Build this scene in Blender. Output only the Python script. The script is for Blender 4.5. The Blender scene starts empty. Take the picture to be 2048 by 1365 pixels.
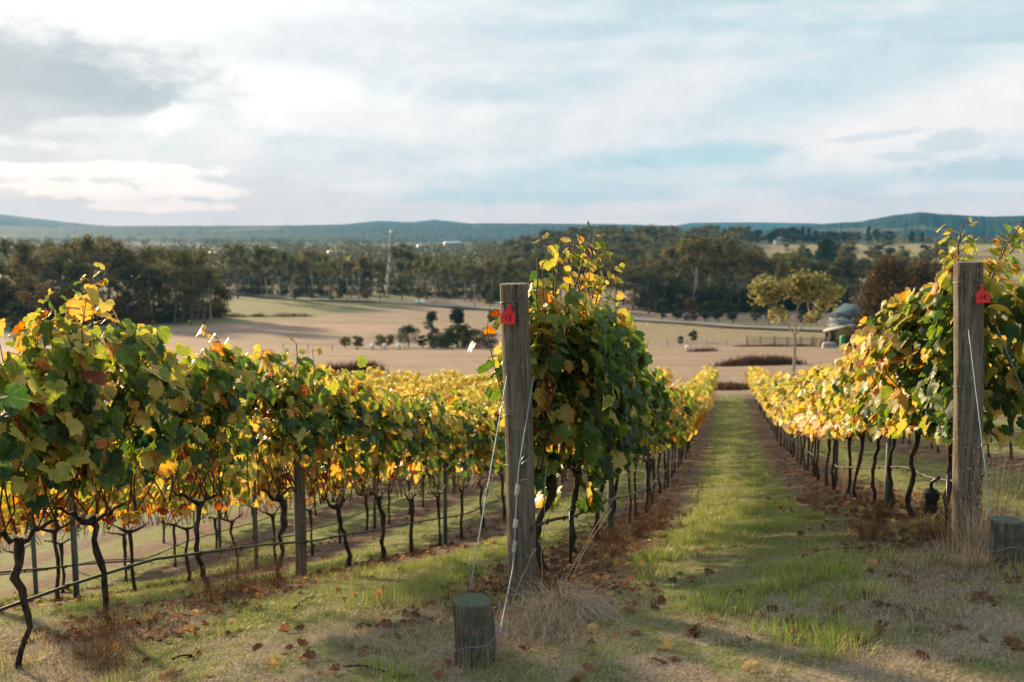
import bpy, math, random
import numpy as np
from mathutils import Vector, Matrix

SC = bpy.context.scene
COL = SC.collection
R = math.radians
# ------------------------------------------------------------------ camera
CZ = 1.62                       # eye height above the ground it stands on
F = 1991.0                      # focal length in photo pixels (35 mm on full frame)
YAW, HOR = R(12.5), 448.0
PITCH = math.atan((682.5 - HOR) / F)
cd = bpy.data.cameras.new('camera'); cam = bpy.data.objects.new('camera', cd); COL.objects.link(cam)
cam.location = (0, 0, CZ); cam.rotation_euler = (math.pi / 2 - PITCH, 0, YAW)
cd.lens = 35; cd.sensor_width = 36; cd.clip_start = 0.05; cd.clip_end = 40000
cd.dof.use_dof = True; cd.dof.focus_distance = 6.3; cd.dof.aperture_fstop = 2.4
SC.camera = cam
# ------------------------------------------------------------------ light
SUN_AZ, SUN_EL = R(49), R(11.0)     # azimuth to the left of +Y (the row direction)
sdir = Vector((-math.sin(SUN_AZ) * math.cos(SUN_EL), math.cos(SUN_AZ) * math.cos(SUN_EL), math.sin(SUN_EL)))
sl = bpy.data.lights.new('sun', 'SUN'); so = bpy.data.objects.new('sun', sl); COL.objects.link(so)
so.rotation_euler = sdir.to_track_quat('Z', 'Y').to_euler()
sl.energy = 5.0; sl.angle = R(2.2); sl.color = (1.0, 0.75, 0.45)
SC.view_settings.view_transform = 'Standard'; SC.view_settings.look = 'None'
SC.view_settings.exposure = 1.3; SC.view_settings.gamma = 1.0; SC.view_settings.use_curve_mapping = False
SC.cycles.use_denoising = True
try: SC.cycles.denoiser = 'OPENIMAGEDENOISE'
except Exception: pass
SC.cycles.max_bounces = 6; SC.cycles.diffuse_bounces = 3; SC.cycles.glossy_bounces = 2
SC.cycles.transmission_bounces = 4; SC.cycles.transparent_max_bounces = 6; SC.cycles.volume_bounces = 0
SC.cycles.caustics_reflective = False; SC.cycles.caustics_refractive = False
SC.cycles.sample_clamp_indirect = 6


def srgb(r, g, b):
    f = lambda c: (c / 255 / 12.92) if c / 255 <= 0.04045 else ((c / 255 + 0.055) / 1.055) ** 2.4
    return (f(r), f(g), f(b), 1.0)


class NT:
    """small helper to write node trees"""
    def __init__(s, tree): s.t = tree; s.n = tree.nodes; s.l = tree.links
    def new(s, k, **kw):
        n = s.n.new(k)
        for a, b in kw.items(): setattr(n, a, b)
        return n
    def put(s, sock, v):
        if isinstance(v, bpy.types.NodeSocket): s.l.new(v, sock)
        elif v is not None:
            try: sock.default_value = v
            except Exception: sock.default_value = tuple(v)[:3]
    def m(s, op, a, b=None, c=None, clamp=False):
        n = s.new('ShaderNodeMath', operation=op, use_clamp=clamp)
        for i, v in enumerate((a, b, c)):
            if v is not None: s.put(n.inputs[i], v)
        return n.outputs[0]
    def ss(s, x, a, b):                     # smoothstep from a to b
        n = s.new('ShaderNodeMapRange', interpolation_type='SMOOTHSTEP')
        s.put(n.inputs[0], x); s.put(n.inputs[1], a); s.put(n.inputs[2], b)
        return n.outputs[0]
    def lin(s, x, a, b, c=0.0, d=1.0):
        n = s.new('ShaderNodeMapRange')
        for i, v in enumerate((x, a, b, c, d)): s.put(n.inputs[i], v)
        return n.outputs[0]
    def mix(s, f, a, b, mode='MIX'):
        n = s.new('ShaderNodeMix', data_type='RGBA', blend_type=mode)
        s.put(n.inputs[0], f); s.put(n.inputs[6], a); s.put(n.inputs[7], b)
        return n.outputs[2]
    def noise(s, vec, scale, detail=4, rough=0.55, dist=0.0):
        n = s.new('ShaderNodeTexNoise')
        if vec is not None: s.put(n.inputs['Vector'], vec)
        n.inputs['Scale'].default_value = scale; n.inputs['Detail'].default_value = detail
        n.inputs['Roughness'].default_value = rough; n.inputs['Distortion'].default_value = dist
        return n.outputs['Fac'], n.outputs['Color']
    def comb(s, x, y, z):
        n = s.new('ShaderNodeCombineXYZ')
        for i, v in enumerate((x, y, z)): s.put(n.inputs[i], v)
        return n.outputs[0]
    def sep(s, v):
        n = s.new('ShaderNodeSeparateXYZ'); s.put(n.inputs[0], v); return n.outputs
    def ramp(s, f, stops, interp='LINEAR'):
        n = s.new('ShaderNodeValToRGB'); n.color_ramp.interpolation = interp
        e = n.color_ramp.elements
        while len(e) < len(stops): e.new(0.5)
        for k, (p, c) in zip(e, stops): k.position = p; k.color = c if len(c) == 4 else (*c, 1)
        s.put(n.inputs[0], f); return n.outputs[0]
    def attr(s, name):
        n = s.new('ShaderNodeAttribute'); n.attribute_name = name; return n
    def bump(s, h, strength=0.5, dist=0.02):
        n = s.new('ShaderNodeBump'); n.inputs['Strength'].default_value = strength
        n.inputs['Distance'].default_value = dist; s.put(n.inputs['Height'], h); return n.outputs[0]


# ------------------------------------------------------------------ sky
def build_sky():
    w = bpy.data.worlds.new('World'); SC.world = w; w.use_nodes = True
    N = NT(w.node_tree); N.n.clear()
    out = N.new('ShaderNodeOutputWorld'); bg = N.new('ShaderNodeBackground')
    N.l.new(bg.outputs[0], out.inputs[0])
    sky = N.new('ShaderNodeTexSky', sky_type='NISHITA'); sky.sun_disc = False
    sky.sun_elevation = SUN_EL; sky.sun_rotation = -SUN_AZ; sky.altitude = 100
    d = N.new('ShaderNodeTexCoord').outputs['Generated']
    x, y, z = N.sep(d)
    # bearing (0 = 12.5 deg left of the vine rows) and elevation of the direction, in units of 1/F rad
    az = N.m('ARCTAN2', N.m('ADD', N.m('MULTIPLY', x, math.cos(YAW)), N.m('MULTIPLY', y, math.sin(YAW))),
             N.m('SUBTRACT', N.m('MULTIPLY', y, math.cos(YAW)), N.m('MULTIPLY', x, math.sin(YAW))))
    el = N.m('ARCSINE', z)
    wob1, wc = N.noise(N.comb(N.m('MULTIPLY', az, 12.0), N.m('MULTIPLY', el, 26.0), 0.3), 1.0, 6, 0.6)
    wob2, wc2 = N.noise(N.comb(N.m('MULTIPLY', az, 44.0), N.m('MULTIPLY', el, 80.0), 7.3), 1.0, 6, 0.62)
    wis, _ = N.noise(N.comb(N.m('MULTIPLY', az, 5.0), N.m('MULTIPLY', el, 30.0), 3.1), 1.0, 5, 0.55)

    def A(u): return math.atan((u - 1024) / F)
    def E(v): return math.atan((HOR - v) / F) * 0.97

    def blob(u, v, ru, rv, soft=0.5, n1=0.5, n2=0.25, tilt=0.0):
        dx = N.m('SUBTRACT', az, A(u)); dy = N.m('SUBTRACT', el, E(v))
        if tilt: dy = N.m('SUBTRACT', dy, N.m('MULTIPLY', dx, tilt))
        a = N.m('DIVIDE', dx, ru / F); b = N.m('DIVIDE', dy, rv / F)
        r = N.m('SQRT', N.m('ADD', N.m('MULTIPLY', a, a), N.m('MULTIPLY', b, b)))
        r = N.m('ADD', r, N.m('MULTIPLY', N.m('SUBTRACT', wob1, 0.5), n1 * 3))
        r = N.m('ADD', r, N.m('MULTIPLY', N.m('SUBTRACT', wob2, 0.5), n2 * 3.4))
        return N.ss(r, 1.0 + soft * 0.5, 1.0 - soft * 0.5)

    # broad cloud sheet
    col = N.mix(N.ss(el, 0.0, 0.2), srgb(228, 232, 236), srgb(214, 225, 230))
    col = N.mix(N.m('MULTIPLY', N.ss(az, -0.1, 0.12), N.ss(el, 0.04, 0.16)), col, srgb(201, 221, 227))
    col = N.mix(N.m('MULTIPLY', N.ss(wis, 0.42, 0.66), 0.65), col, srgb(239, 240, 242))
    col = N.mix(N.m('MULTIPLY', N.ss(wis, 0.5, 0.3), 0.6), col, srgb(200, 216, 224))

    def lay(mask, c, k=1.0):
        nonlocal col
        col = N.mix(N.m('MULTIPLY', mask, k) if k != 1 else mask, col, c)
    lay(blob(150, 10, 540, 190, 1.5, 0.35, 0.1), (1.15, 1.12, 1.08, 1), 0.95)
    lay(blob(430, 165, 430, 62, 0.9, 0.35, 0.2, -0.17), (1.02, 1.0, 0.98, 1), 0.95)
    lay(blob(720, 95, 330, 50, 1.0, 0.4, 0.15), srgb(219, 224, 229), 0.5)
    lay(blob(720, 240, 260, 26, 1.1, 0.4, 0.3, 0.05), srgb(250, 248, 247), 0.7)
    lay(blob(840, 255, 330, 40, 1.0, 0.4, 0.2), srgb(240, 238, 238), 0.5)
    lay(blob(1290, 230, 190, 95, 1.3, 0.25, 0.1, 0.25), srgb(238, 237, 239), 0.85)
    lay(blob(1870, 240, 360, 72, 1.2, 0.3, 0.15, 0.2), srgb(247, 243, 242), 0.95)
    lay(blob(1650, 285, 520, 26, 1.2, 0.3, 0.25, 0.08), srgb(243, 238, 238), 0.7)
    lay(blob(1750, 150, 420, 60, 1.3, 0.3, 0.1, 0.3), srgb(199, 220, 227), 0.6)
    # dark cloud on the left with its bright rims
    lay(blob(105, 205, 345, 118, 1.2, 0.42, 0.3), (1.03, 1.01, 0.99, 1), 0.75)
    lay(blob(70, 196, 300, 90, 0.9, 0.34, 0.22, 0.0), srgb(180, 192, 201), 1.0)
    lay(blob(275, 212, 100, 32, 1.2, 0.4, 0.3, -0.05), srgb(176, 192, 201), 0.8)
    lay(blob(60, 250, 200, 34, 1.0, 0.4, 0.3), srgb(198, 205, 212), 0.8)
    lay(blob(365, 245, 62, 28, 0.8, 0.5, 0.6, 0.25), (1.03, 1.0, 0.98, 1), 0.85)
    lay(blob(250, 262, 110, 17, 1.0, 0.5, 0.6, 0.1), (1.0, .98, .96, 1), 0.6)
    lay(blob(20, 325, 120, 20, 0.8, 0.4, 0.3), srgb(203, 211, 219), 0.9)
    lay(blob(490, 300, 55, 20, 0.6, 0.5, 0.5), srgb(246, 242, 241), 0.7)
    lay(blob(260, 385, 420, 62, 1.3, 0.3, 0.2), srgb(226, 226, 230), 0.8)
    lay(blob(220, 348, 230, 14, 0.6, 0.5, 0.5), (1.08, 1.03, .99, 1), 0.95)
    lay(blob(200, 388, 120, 16, 0.45, 0.5, 0.6, -0.06), (1.08, 1.03, .99, 1), 0.95)
    lay(blob(380, 378, 90, 18, 0.5, 0.5, 0.6, -0.1), (1.08, 1.03, .99, 1), 0.95)
    lay(blob(320, 415, 120, 12, 0.45, 0.5, 0.6), (1.08, 1.03, .99, 1), 0.95)
    lay(blob(720, 375, 70, 9, 0.6, 0.5, 0.6), srgb(247, 243, 242), 0.6)
    lay(blob(760, 320, 90, 22, 0.9, 0.5, 0.4), srgb(214, 222, 229), 0.6)
    # cyan gaps low over the middle and small grey clouds on the right
    lay(blob(1370, 318, 150, 24, 1.2, 0.5, 0.4, 0.05), srgb(184, 215, 223), 0.9)
    lay(blob(1200, 350, 310, 36, 1.3, 0.5, 0.4, 0.06), srgb(190, 218, 225), 0.75)
    lay(blob(1050, 392, 260, 16, 0.9, 0.4, 0.4), srgb(190, 219, 226), 0.7)
    lay(blob(1450, 352, 330, 17, 0.8, 0.5, 0.5), srgb(228, 232, 236), 0.6)
    lay(blob(1640, 365, 190, 12, 1.1, 0.5, 0.5), srgb(205, 222, 228), 0.6)
    lay(blob(1990, 350, 110, 18, 0.9, 0.5, 0.6), srgb(190, 211, 219), 0.8)
    lay(blob(1895, 292, 60, 17, 0.9, 0.6, 0.9, 0.1), srgb(206, 217, 224), 0.7)
    lay(blob(1800, 322, 50, 8, 0.7, 0.5, 0.5), srgb(210, 220, 227), 0.6)
    lay(blob(1960, 114, 75, 8, 1.2, 0.3, 0.3, 0.03), srgb(192, 213, 220), 0.7)
    lay(blob(1730, 282, 85, 7, 0.9, 0.4, 0.4, 0.1), srgb(214, 222, 229), 0.75)
    fine, _ = N.noise(N.comb(N.m('MULTIPLY', az, 24.0), N.m('MULTIPLY', el, 42.0), 11.7), 1.0, 8, .68)
    col = N.mix(1.0, col, N.mix(N.ss(fine, .30, .70), (.93, .95, .965, 1), (1.06, 1.05, 1.04, 1)), 'MULTIPLY')
    # rosy pallor low down, seen through the blue valley air
    lowk = N.m('POWER', N.m('MINIMUM', N.m('DIVIDE', .022, N.m('MAXIMUM', el, .001)), 1.0), 1.7)
    col = N.mix(lowk, col, (1.16, .91, .83, 1), 'MULTIPLY')
    # below the horizon the sky is never seen: keep it dull
    col = N.mix(N.ss(el, -0.01, -0.06), col, srgb(120, 125, 110))
    k = N.new('ShaderNodeVectorMath', operation='SCALE'); N.put(k.inputs[0], col); k.inputs[3].default_value = 10.8
    full = N.mix(0.95, sky.outputs[0], k.outputs[0])
    N.put(bg.inputs[0], full); bg.inputs[1].default_value = 0.0405
build_sky()

# ------------------------------------------------------------------ small numeric helpers
RNG = np.random.default_rng(15)


def vnoise(x, y, s, seed=0):
    """smooth value noise in 0..1, cell size s"""
    x = np.asarray(x, float) / s + seed * 17.31; y = np.asarray(y, float) / s + seed * 9.17
    xi = np.floor(x).astype(np.int64); yi = np.floor(y).astype(np.int64); fx = x - xi; fy = y - yi
    fx = fx * fx * (3 - 2 * fx); fy = fy * fy * (3 - 2 * fy)
    def h(a, b):
        n = (a * 374761393 + b * 668265263 + seed * 1442695) & 0x7fffffff
        n = ((n ^ (n >> 13)) * 1274126177) & 0x7fffffff
        return ((n ^ (n >> 16)) & 0xffff) / 65535.0
    return (h(xi, yi) * (1 - fx) + h(xi + 1, yi) * fx) * (1 - fy) + (h(xi, yi + 1) * (1 - fx) + h(xi + 1, yi + 1) * fx) * fy


def fbm(x, y, s, seed=0, o=4):
    t = 0; a = 0.5; n = 0
    for k in range(o):
        t = t + a * vnoise(x, y, s / 2 ** k, seed + k); n += a; a *= 0.55
    return t / n


def sstep(x, a, b):
    t = np.clip((np.asarray(x, float) - a) / (b - a), 0, 1); return t * t * (3 - 2 * t)

# ------------------------------------------------------------------ terrain
PY = np.array([-400, -60, -10, 0, 3, 5, 6, 8, 10, 14, 20, 30, 40, 54, 65, 90, 130, 200, 300, 450, 700, 1200, 2200, 5000, 9500.])
PZ = np.array([12, 4, 0.6, 0, -.18, -.38, -.52, -.95, -1.43, -2.36, -3.5, -5.1, -6.4, -8.0, -9.3, -12.4, -16.4, -23.4, -28.6, -32.6, -37, -43, -50, -56, -60.])
SY = np.array([-100, 3, 6, 8, 10, 14, 20, 40, 60, 100, 200, 3000.])
SL = np.array([.11, .13, .15, .17, .19, .20, .17, .085, .05, .02, 0, 0])
ROW0, PITCH_R = -1.2, 2.7           # row 15's line and the row spacing


def H(x, y, fine=True):
    x = np.asarray(x, float); y = np.asarray(y, float)
    d = np.hypot(x, y)
    cx = x * math.cos(YAW) + y * math.sin(YAW); cy = y * math.cos(YAW) - x * math.sin(YAW)
    b = np.degrees(np.arctan2(cx, cy))
    prof = np.where(y > 0, np.where(y < 70, y, 70 + (np.maximum(d, 70) - 70)), y)
    w = sstep(y, 60, 110)
    yy = np.where(y > 0, y * (1 - w) + np.maximum(cy * 0.97 + 2, y * .5) * w, y)
    far = sstep(d, 500, 900) * (cy > 0)
    yy = yy * (1 - far) + d * far
    z = np.interp(yy, PY, PZ)
    xs = 35 * np.tanh(x / 35)
    z = z + np.interp(y, SY, SL) * xs
    # the wooded rise on the right, half a kilometre to two kilometres off
    bump = 22.0 * sstep(b, -4, 5) * np.exp(-((np.log(np.maximum(d, 1)) - math.log(1150)) / 0.42) ** 2) * (cy > 0)
    z = z + bump
    z = z + (fbm(x, y, 180, 3, 3) - .5) * 5 * sstep(d, 200, 700)
    if fine:
        near = sstep(d, 60, 25)
        t = (x - ROW0) / PITCH_R; rd = np.abs(t - np.round(t)) * PITCH_R
        z = z + near * ((fbm(x, y, .9, 5, 4) - .5) * .06 + sstep(rd, .55, .1) * sstep(y, 5, 6.5) * .03)
        z = z + (1 - near) * sstep(d, 260, 60) * (fbm(x, y, 8, 8, 3) - .5) * .35
    return z


def Hs(x, y): return float(H(np.array([x]), np.array([y]))[0])


def ray(u, v):
    c0 = np.array([-math.sin(YAW), math.cos(YAW), 0]); q = np.array([math.cos(YAW), math.sin(YAW), 0]); Z = np.array([0, 0, 1.])
    c = c0 * math.cos(PITCH) - Z * math.sin(PITCH); up = c0 * math.sin(PITCH) + Z * math.cos(PITCH)
    return c + q * (u - 1024) / F - up * (v - 682.5) / F


def place(u, dist):
    """a spot on the land at the given bearing (u in photo pixels) and depth"""
    d = ray(u, HOR); k = dist
    x, y = d[0] * k, d[1] * k
    return x, y, Hs(x, y)


TS = np.concatenate([np.arange(2, 60, .05), np.arange(60, 700, .5), np.arange(700, 4000, 4)])


def hit(u, v):
    d = ray(u, v); P = d[None] * TS[:, None]
    g = H(P[:, 0], P[:, 1]); k = np.nonzero(P[:, 2] + CZ < g)[0]
    k = k[0] if len(k) else len(TS) - 1
    return P[k, 0], P[k, 1], g[k]

# ------------------------------------------------------------------ mesh building
class MB:
    """collects tris/quads and per-vertex attributes into one mesh"""
    def __init__(s): s.V = []; s.T = []; s.Q = []; s.A = {}; s.n = 0
    def add(s, V, T=None, Q=None, **at):
        V = np.asarray(V, float).reshape(-1, 3); m = len(V)
        if T is not None and len(T): s.T.append(np.asarray(T, np.int64).reshape(-1, 3) + s.n)
        if Q is not None and len(Q): s.Q.append(np.asarray(Q, np.int64).reshape(-1, 4) + s.n)
        s.V.append(V)
        for k, a in at.items():
            a = np.asarray(a, float)
            if a.ndim == 0 or (a.ndim == 1 and len(a) == 3 and m != 3): a = np.broadcast_to(a, (m,) + a.shape)
            s.A.setdefault(k, []).append((s.n, a))
        s.n += m
        return s
    def mesh(s, name, mat=None, smooth=False):
        me = bpy.data.meshes.new(name)
        V = np.concatenate(s.V) if s.V else np.zeros((0, 3))
        T = np.concatenate(s.T) if s.T else np.zeros((0, 3), np.int64)
        Q = np.concatenate(s.Q) if s.Q else np.zeros((0, 4), np.int64)
        me.vertices.add(len(V)); me.vertices.foreach_set('co', V.astype(np.float32).ravel())
        me.loops.add(T.size + Q.size); me.loops.foreach_set('vertex_index', np.concatenate([T.ravel(), Q.ravel()]).astype(np.int32))
        st = np.concatenate([np.arange(len(T)) * 3, T.size + np.arange(len(Q)) * 4]).astype(np.int32)
        me.polygons.add(len(T) + len(Q)); me.polygons.foreach_set('loop_start', st)
        if smooth: me.polygons.foreach_set('use_smooth', np.ones(len(st), bool))
        for k, parts in s.A.items():
            vec = parts[0][1].ndim == 2
            arr = np.zeros((len(V), 3) if vec else len(V), np.float32)
            for o, a in parts: arr[o:o + len(a)] = a
            at = me.attributes.new(k, 'FLOAT_VECTOR' if vec else 'FLOAT', 'POINT')
            at.data.foreach_set('vector' if vec else 'value', arr.ravel())
        me.update(calc_edges=True)
        if mat: me.materials.append(mat)
        return me
    def obj(s, name, mat=None, parent=None, smooth=False):
        o = bpy.data.objects.new(name, s.mesh(name, mat, smooth)); COL.objects.link(o)
        if parent is not None: o.parent = parent
        return o
    # -------- shapes
    def tube(s, P, r, n=6, cap=True, **at):
        P = np.asarray(P, float); k = len(P); r = np.broadcast_to(np.asarray(r, float), (k,))
        T = np.gradient(P, axis=0); T /= np.linalg.norm(T, axis=1, keepdims=True) + 1e-12
        up = np.array([0, 0, 1.]) if abs(T[0, 2]) < .9 else np.array([1., 0, 0])
        U = np.cross(T, up); U /= np.linalg.norm(U, axis=1, keepdims=True) + 1e-12
        W = np.cross(T, U); a = np.arange(n) / n * 2 * np.pi
        V = P[:, None] + r[:, None, None] * (U[:, None] * np.cos(a)[None, :, None] + W[:, None] * np.sin(a)[None, :, None])
        i = np.arange(k - 1)[:, None] * n; j = np.arange(n)[None]; j2 = (j + 1) % n
        Q = np.stack([i + j, i + j2, i + n + j2, i + n + j], -1).reshape(-1, 4)
        V = V.reshape(-1, 3); Tt = []
        if cap and n > 2:
            V = np.concatenate([V, P[:1], P[-1:]]); c0, c1 = k * n, k * n + 1
            jj = np.arange(n); b = (k - 1) * n
            Tt = np.concatenate([np.stack([np.full(n, c0), (jj + 1) % n, jj], 1), np.stack([np.full(n, c1), b + jj, b + (jj + 1) % n], 1)])
        return s.add(V, Tt, Q, **at)
    def box(s, lo, hi, M=None, **at):
        x0, y0, z0 = lo; x1, y1, z1 = hi
        V = np.array([[x0, y0, z0], [x1, y0, z0], [x1, y1, z0], [x0, y1, z0], [x0, y0, z1], [x1, y0, z1], [x1, y1, z1], [x0, y1, z1]], float)
        if M is not None: V = V @ np.array(M)[:3, :3].T + np.array(M)[:3, 3]
        Q = [[0, 3, 2, 1], [4, 5, 6, 7], [0, 1, 5, 4], [1, 2, 6, 5], [2, 3, 7, 6], [3, 0, 4, 7]]
        return s.add(V, None, Q, **at)
    def prism(s, pts, a, b, axis=1, **at):
        """2D outline extruded along an axis (outline in the other two axes)"""
        P = np.asarray(pts, float); n = len(P); V = []
        for c in (a, b):
            W = np.zeros((n, 3)); o = [i for i in range(3) if i != axis]
            W[:, o[0]] = P[:, 0]; W[:, o[1]] = P[:, 1]; W[:, axis] = c; V.append(W)
        V = np.concatenate(V); c = V[:n].mean(0); d = V[n:].mean(0); V = np.concatenate([V, [c, d]])
        j = np.arange(n); k = (j + 1) % n
        Q = np.stack([j, k, n + k, n + j], 1)
        T = np.concatenate([np.stack([np.full(n, 2 * n), k, j], 1), np.stack([np.full(n, 2 * n + 1), n + j, n + k], 1)])
        return s.add(V, T, Q, **at)


def tag(o, label=None, cat=None, group=None, kind=None):
    if label: o['label'] = label
    if cat: o['category'] = cat
    if group: o['group'] = group
    if kind: o['kind'] = kind
    return o


def empty(name, loc=(0, 0, 0), label=None, cat=None, group=None, rz=0):
    o = bpy.data.objects.new(name, None); COL.objects.link(o); o.location = loc; o.rotation_euler = (0, 0, rz)
    o.empty_display_size = .1
    return tag(o, label, cat, group)


def copy_tree(o, label=None, group=None):
    c = o.copy(); COL.objects.link(c)
    for ch in [k for k in o.children]:
        d = ch.copy(); COL.objects.link(d); d.parent = c
        for g in [k for k in ch.children]:
            e = g.copy(); COL.objects.link(e); e.parent = d
    if label: c['label'] = label
    if group: c['group'] = group
    return c


def nrm(v): return v / (np.linalg.norm(v, axis=-1, keepdims=True) + 1e-12)

# ------------------------------------------------------------------ materials
def mat(name):
    m = bpy.data.materials.new(name); m.use_nodes = True
    N = NT(m.node_tree); N.n.clear()
    out = N.new('ShaderNodeOutputMaterial'); N.out = out
    return m, N


def princ(N, col, rough=.7, spec=.3, metal=0.0, normal=None):
    p = N.new('ShaderNodeBsdfPrincipled')
    N.put(p.inputs['Base Color'], col); N.put(p.inputs['Roughness'], rough)
    N.put(p.inputs['Specular IOR Level'], spec); N.put(p.inputs['Metallic'], metal)
    if normal is not None: N.put(p.inputs['Normal'], normal)
    return p


def simple(name, col, rough=.7, spec=.3, metal=0.0, var=.25, scale=8, bump=0.0):
    m, N = mat(name); tc = N.new('ShaderNodeTexCoord').outputs['Object']
    f, c = N.noise(tc, scale, 5, .6)
    k = N.lin(f, .3, .7, 1 - var, 1 + var)
    v = N.new('ShaderNodeVectorMath', operation='SCALE'); N.put(v.inputs[0], col); N.put(v.inputs[3], k)
    p = princ(N, v.outputs[0], rough, spec, metal, N.bump(f, bump, .01) if bump else None)
    N.l.new(p.outputs[0], N.out.inputs[0]); return m


LEAF_STOPS = [(0.0, (.016, .044, .018)), (.2, (.046, .094, .026)), (.36, (.135, .205, .036)), (.5, (.29, .32, .058)), (.64, (.58, .455, .135)),
              (.78, (.62, .36, .10)), (.88, (.48, .16, .03)), (.96, (.26, .045, .018)), (1.0, (.14, .032, .018))]


def leaf_material(name, detailed=True, edge_k=.15, stops=LEAF_STOPS, gloss=.32, rough=.46):
    m, N = mat(name)
    t = N.attr('tint').outputs['Fac']
    if detailed:
        uv = N.attr('leafuv').outputs['Vector']; x, y, rnd = N.sep(uv)
        vec = N.comb(N.m('ADD', x, N.m('MULTIPLY', rnd, 37.0)), N.m('ADD', y, N.m('MULTIPLY', rnd, 91.0)), rnd)
        n1, _ = N.noise(vec, 3.0, 4, .6); n2, _ = N.noise(vec, 11.0, 3, .6)
        yc = N.m('SUBTRACT', y, .36)
        rad = N.m('SQRT', N.m('ADD', N.m('MULTIPLY', x, x), N.m('MULTIPLY', yc, yc)))
        # margins turn first; the tissue along the veins stays green
        edge = N.m('MULTIPLY', N.ss(rad, .36, .70), N.m('MULTIPLY', N.ss(n1, .35, .62), edge_k))
        ang = N.m('ARCTAN2', x, N.m('ADD', y, .02))
        v = N.m('ABSOLUTE', N.m('SINE', N.m('MULTIPLY', ang, 4.3)))        # main veins fan from the petiole
        vein = N.ss(v, .13, .01)
        tt = N.m('ADD', t, N.m('ADD', edge, N.m('MULTIPLY', N.m('SUBTRACT', n1, .5), .34)))
        tt = N.m('ADD', tt, N.m('MULTIPLY', N.ss(n2, .60, .70), N.m('MULTIPLY', N.ss(t, .40, .65), .26)))
        col = N.ramp(N.m('MAXIMUM', N.m('MINIMUM', tt, .985), 0.0), stops)
        col = N.mix(N.m('MULTIPLY', vein, .38), col, (.36, .38, .10, 1))
        h = N.m('ADD', N.m('MULTIPLY', vein, -.5), n1); nb = N.bump(h, .3, .006)
    else:
        col = N.ramp(t, LEAF_STOPS); nb = None
    back = N.new('ShaderNodeNewGeometry').outputs['Backfacing']
    colf = N.mix(N.m('MULTIPLY', back, .25), col, (.34, .36, .19, 1))     # the paler, downy underside
    p = princ(N, colf, N.lin(back, 0, 1, rough, .85), N.lin(back, 0, 1, gloss, .1), 0, nb)
    tr = N.new('ShaderNodeBsdfTranslucent')
    tc = N.new('ShaderNodeHueSaturation'); tc.inputs['Saturation'].default_value = 1.15; tc.inputs['Value'].default_value = 1.25
    N.put(tc.inputs['Color'], col); N.put(tr.inputs[0], tc.outputs[0])
    mx = N.new('ShaderNodeMixShader'); mx.inputs[0].default_value = .46
    N.l.new(p.outputs[0], mx.inputs[1]); N.l.new(tr.outputs[0], mx.inputs[2]); N.l.new(mx.outputs[0], N.out.inputs[0])
    return m


def bark_material(name, c1, c2, scale=(30, 30, 6), bump=1.0, rough=.9):
    m, N = mat(name); tc = N.new('ShaderNodeTexCoord').outputs['Object']
    mp = N.new('ShaderNodeMapping'); N.put(mp.inputs[0], tc); mp.inputs['Scale'].default_value = scale
    f, _ = N.noise(mp.outputs[0], 1.0, 6, .65, .4); g, _ = N.noise(tc, 9, 3)
    col = N.mix(N.ss(f, .35, .68), c1, c2); col = N.mix(N.m('MULTIPLY', N.ss(g, .5, .75), .4), col, c2)
    p = princ(N, col, rough, .15, 0, N.bump(f, bump, .012)); N.l.new(p.outputs[0], N.out.inputs[0]); return m


def post_material(name, mossy=0.0):
    m, N = mat(name); tc = N.new('ShaderNodeTexCoord').outputs['Object']; x, y, z = N.sep(tc)
    grain, _ = N.noise(N.comb(N.m('MULTIPLY', x, 55.0), N.m('MULTIPLY', y, 55.0), N.m('MULTIPLY', z, 3.2)), 1.0, 6, .65, .5)
    crack, _ = N.noise(N.comb(N.m('MULTIPLY', x, 28.0), N.m('MULTIPLY', y, 28.0), N.m('MULTIPLY', z, 1.1)), 1.0, 5, .6, .6)
    blot, _ = N.noise(tc, 5.0, 4, .6)
    col = N.mix(N.ss(grain, .3, .72), (.070, .056, .042, 1), (.205, .172, .134, 1))
    col = N.mix(N.m('MULTIPLY', N.ss(blot, .5, .72), .45), col, (.20, .205, .15, 1))
    cr = N.ss(crack, .39, .31)
    kn = N.new('ShaderNodeTexVoronoi'); kn.inputs['Scale'].default_value = 4.5; N.put(kn.inputs['Vector'], N.comb(x, y, N.m('MULTIPLY', z, .55))); col = N.mix(N.m('MULTIPLY', N.ss(kn.outputs['Distance'], .10, .03), .8), col, (.04, .028, .02, 1)); lich, _ = N.noise(tc, 38.0, 3, .6); col = N.mix(N.m('MULTIPLY', N.ss(lich, .60, .68), .4), col, (.30, .31, .25, 1)); col = N.mix(N.m('MULTIPLY', cr, .95), col, (.02, .015, .012, 1))
    if mossy:
        g, _ = N.noise(tc, 14.0, 5, .6)
        col = N.mix(N.m('MULTIPLY', N.ss(g, .35, .7), mossy), col, (.055, .07, .05, 1))
    up = N.ss(N.sep(N.new('ShaderNodeNewGeometry').outputs['Normal'])[2], .75, .95)       # sawn end grain on top
    rr = N.m('SQRT', N.m('ADD', N.m('MULTIPLY', x, x), N.m('MULTIPLY', y, y)))
    rw, _ = N.noise(tc, 25.0, 3)
    rings = N.m('SINE', N.m('ADD', N.m('MULTIPLY', rr, 620.0), N.m('MULTIPLY', rw, 4.0)))
    topc = N.mix(N.lin(rings, -1, 1, .2, .8), (.06, .07, .055, 1) if mossy else (.16, .14, .105, 1), (.14, .165, .135, 1) if mossy else (.30, .27, .21, 1))
    col = N.mix(up, col, topc)
    h = N.m('SUBTRACT', grain, N.m('MULTIPLY', cr, 1.6))
    p = princ(N, col, .9, .12, 0, N.bump(h, .7, .01)); N.l.new(p.outputs[0], N.out.inputs[0]); return m


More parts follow.
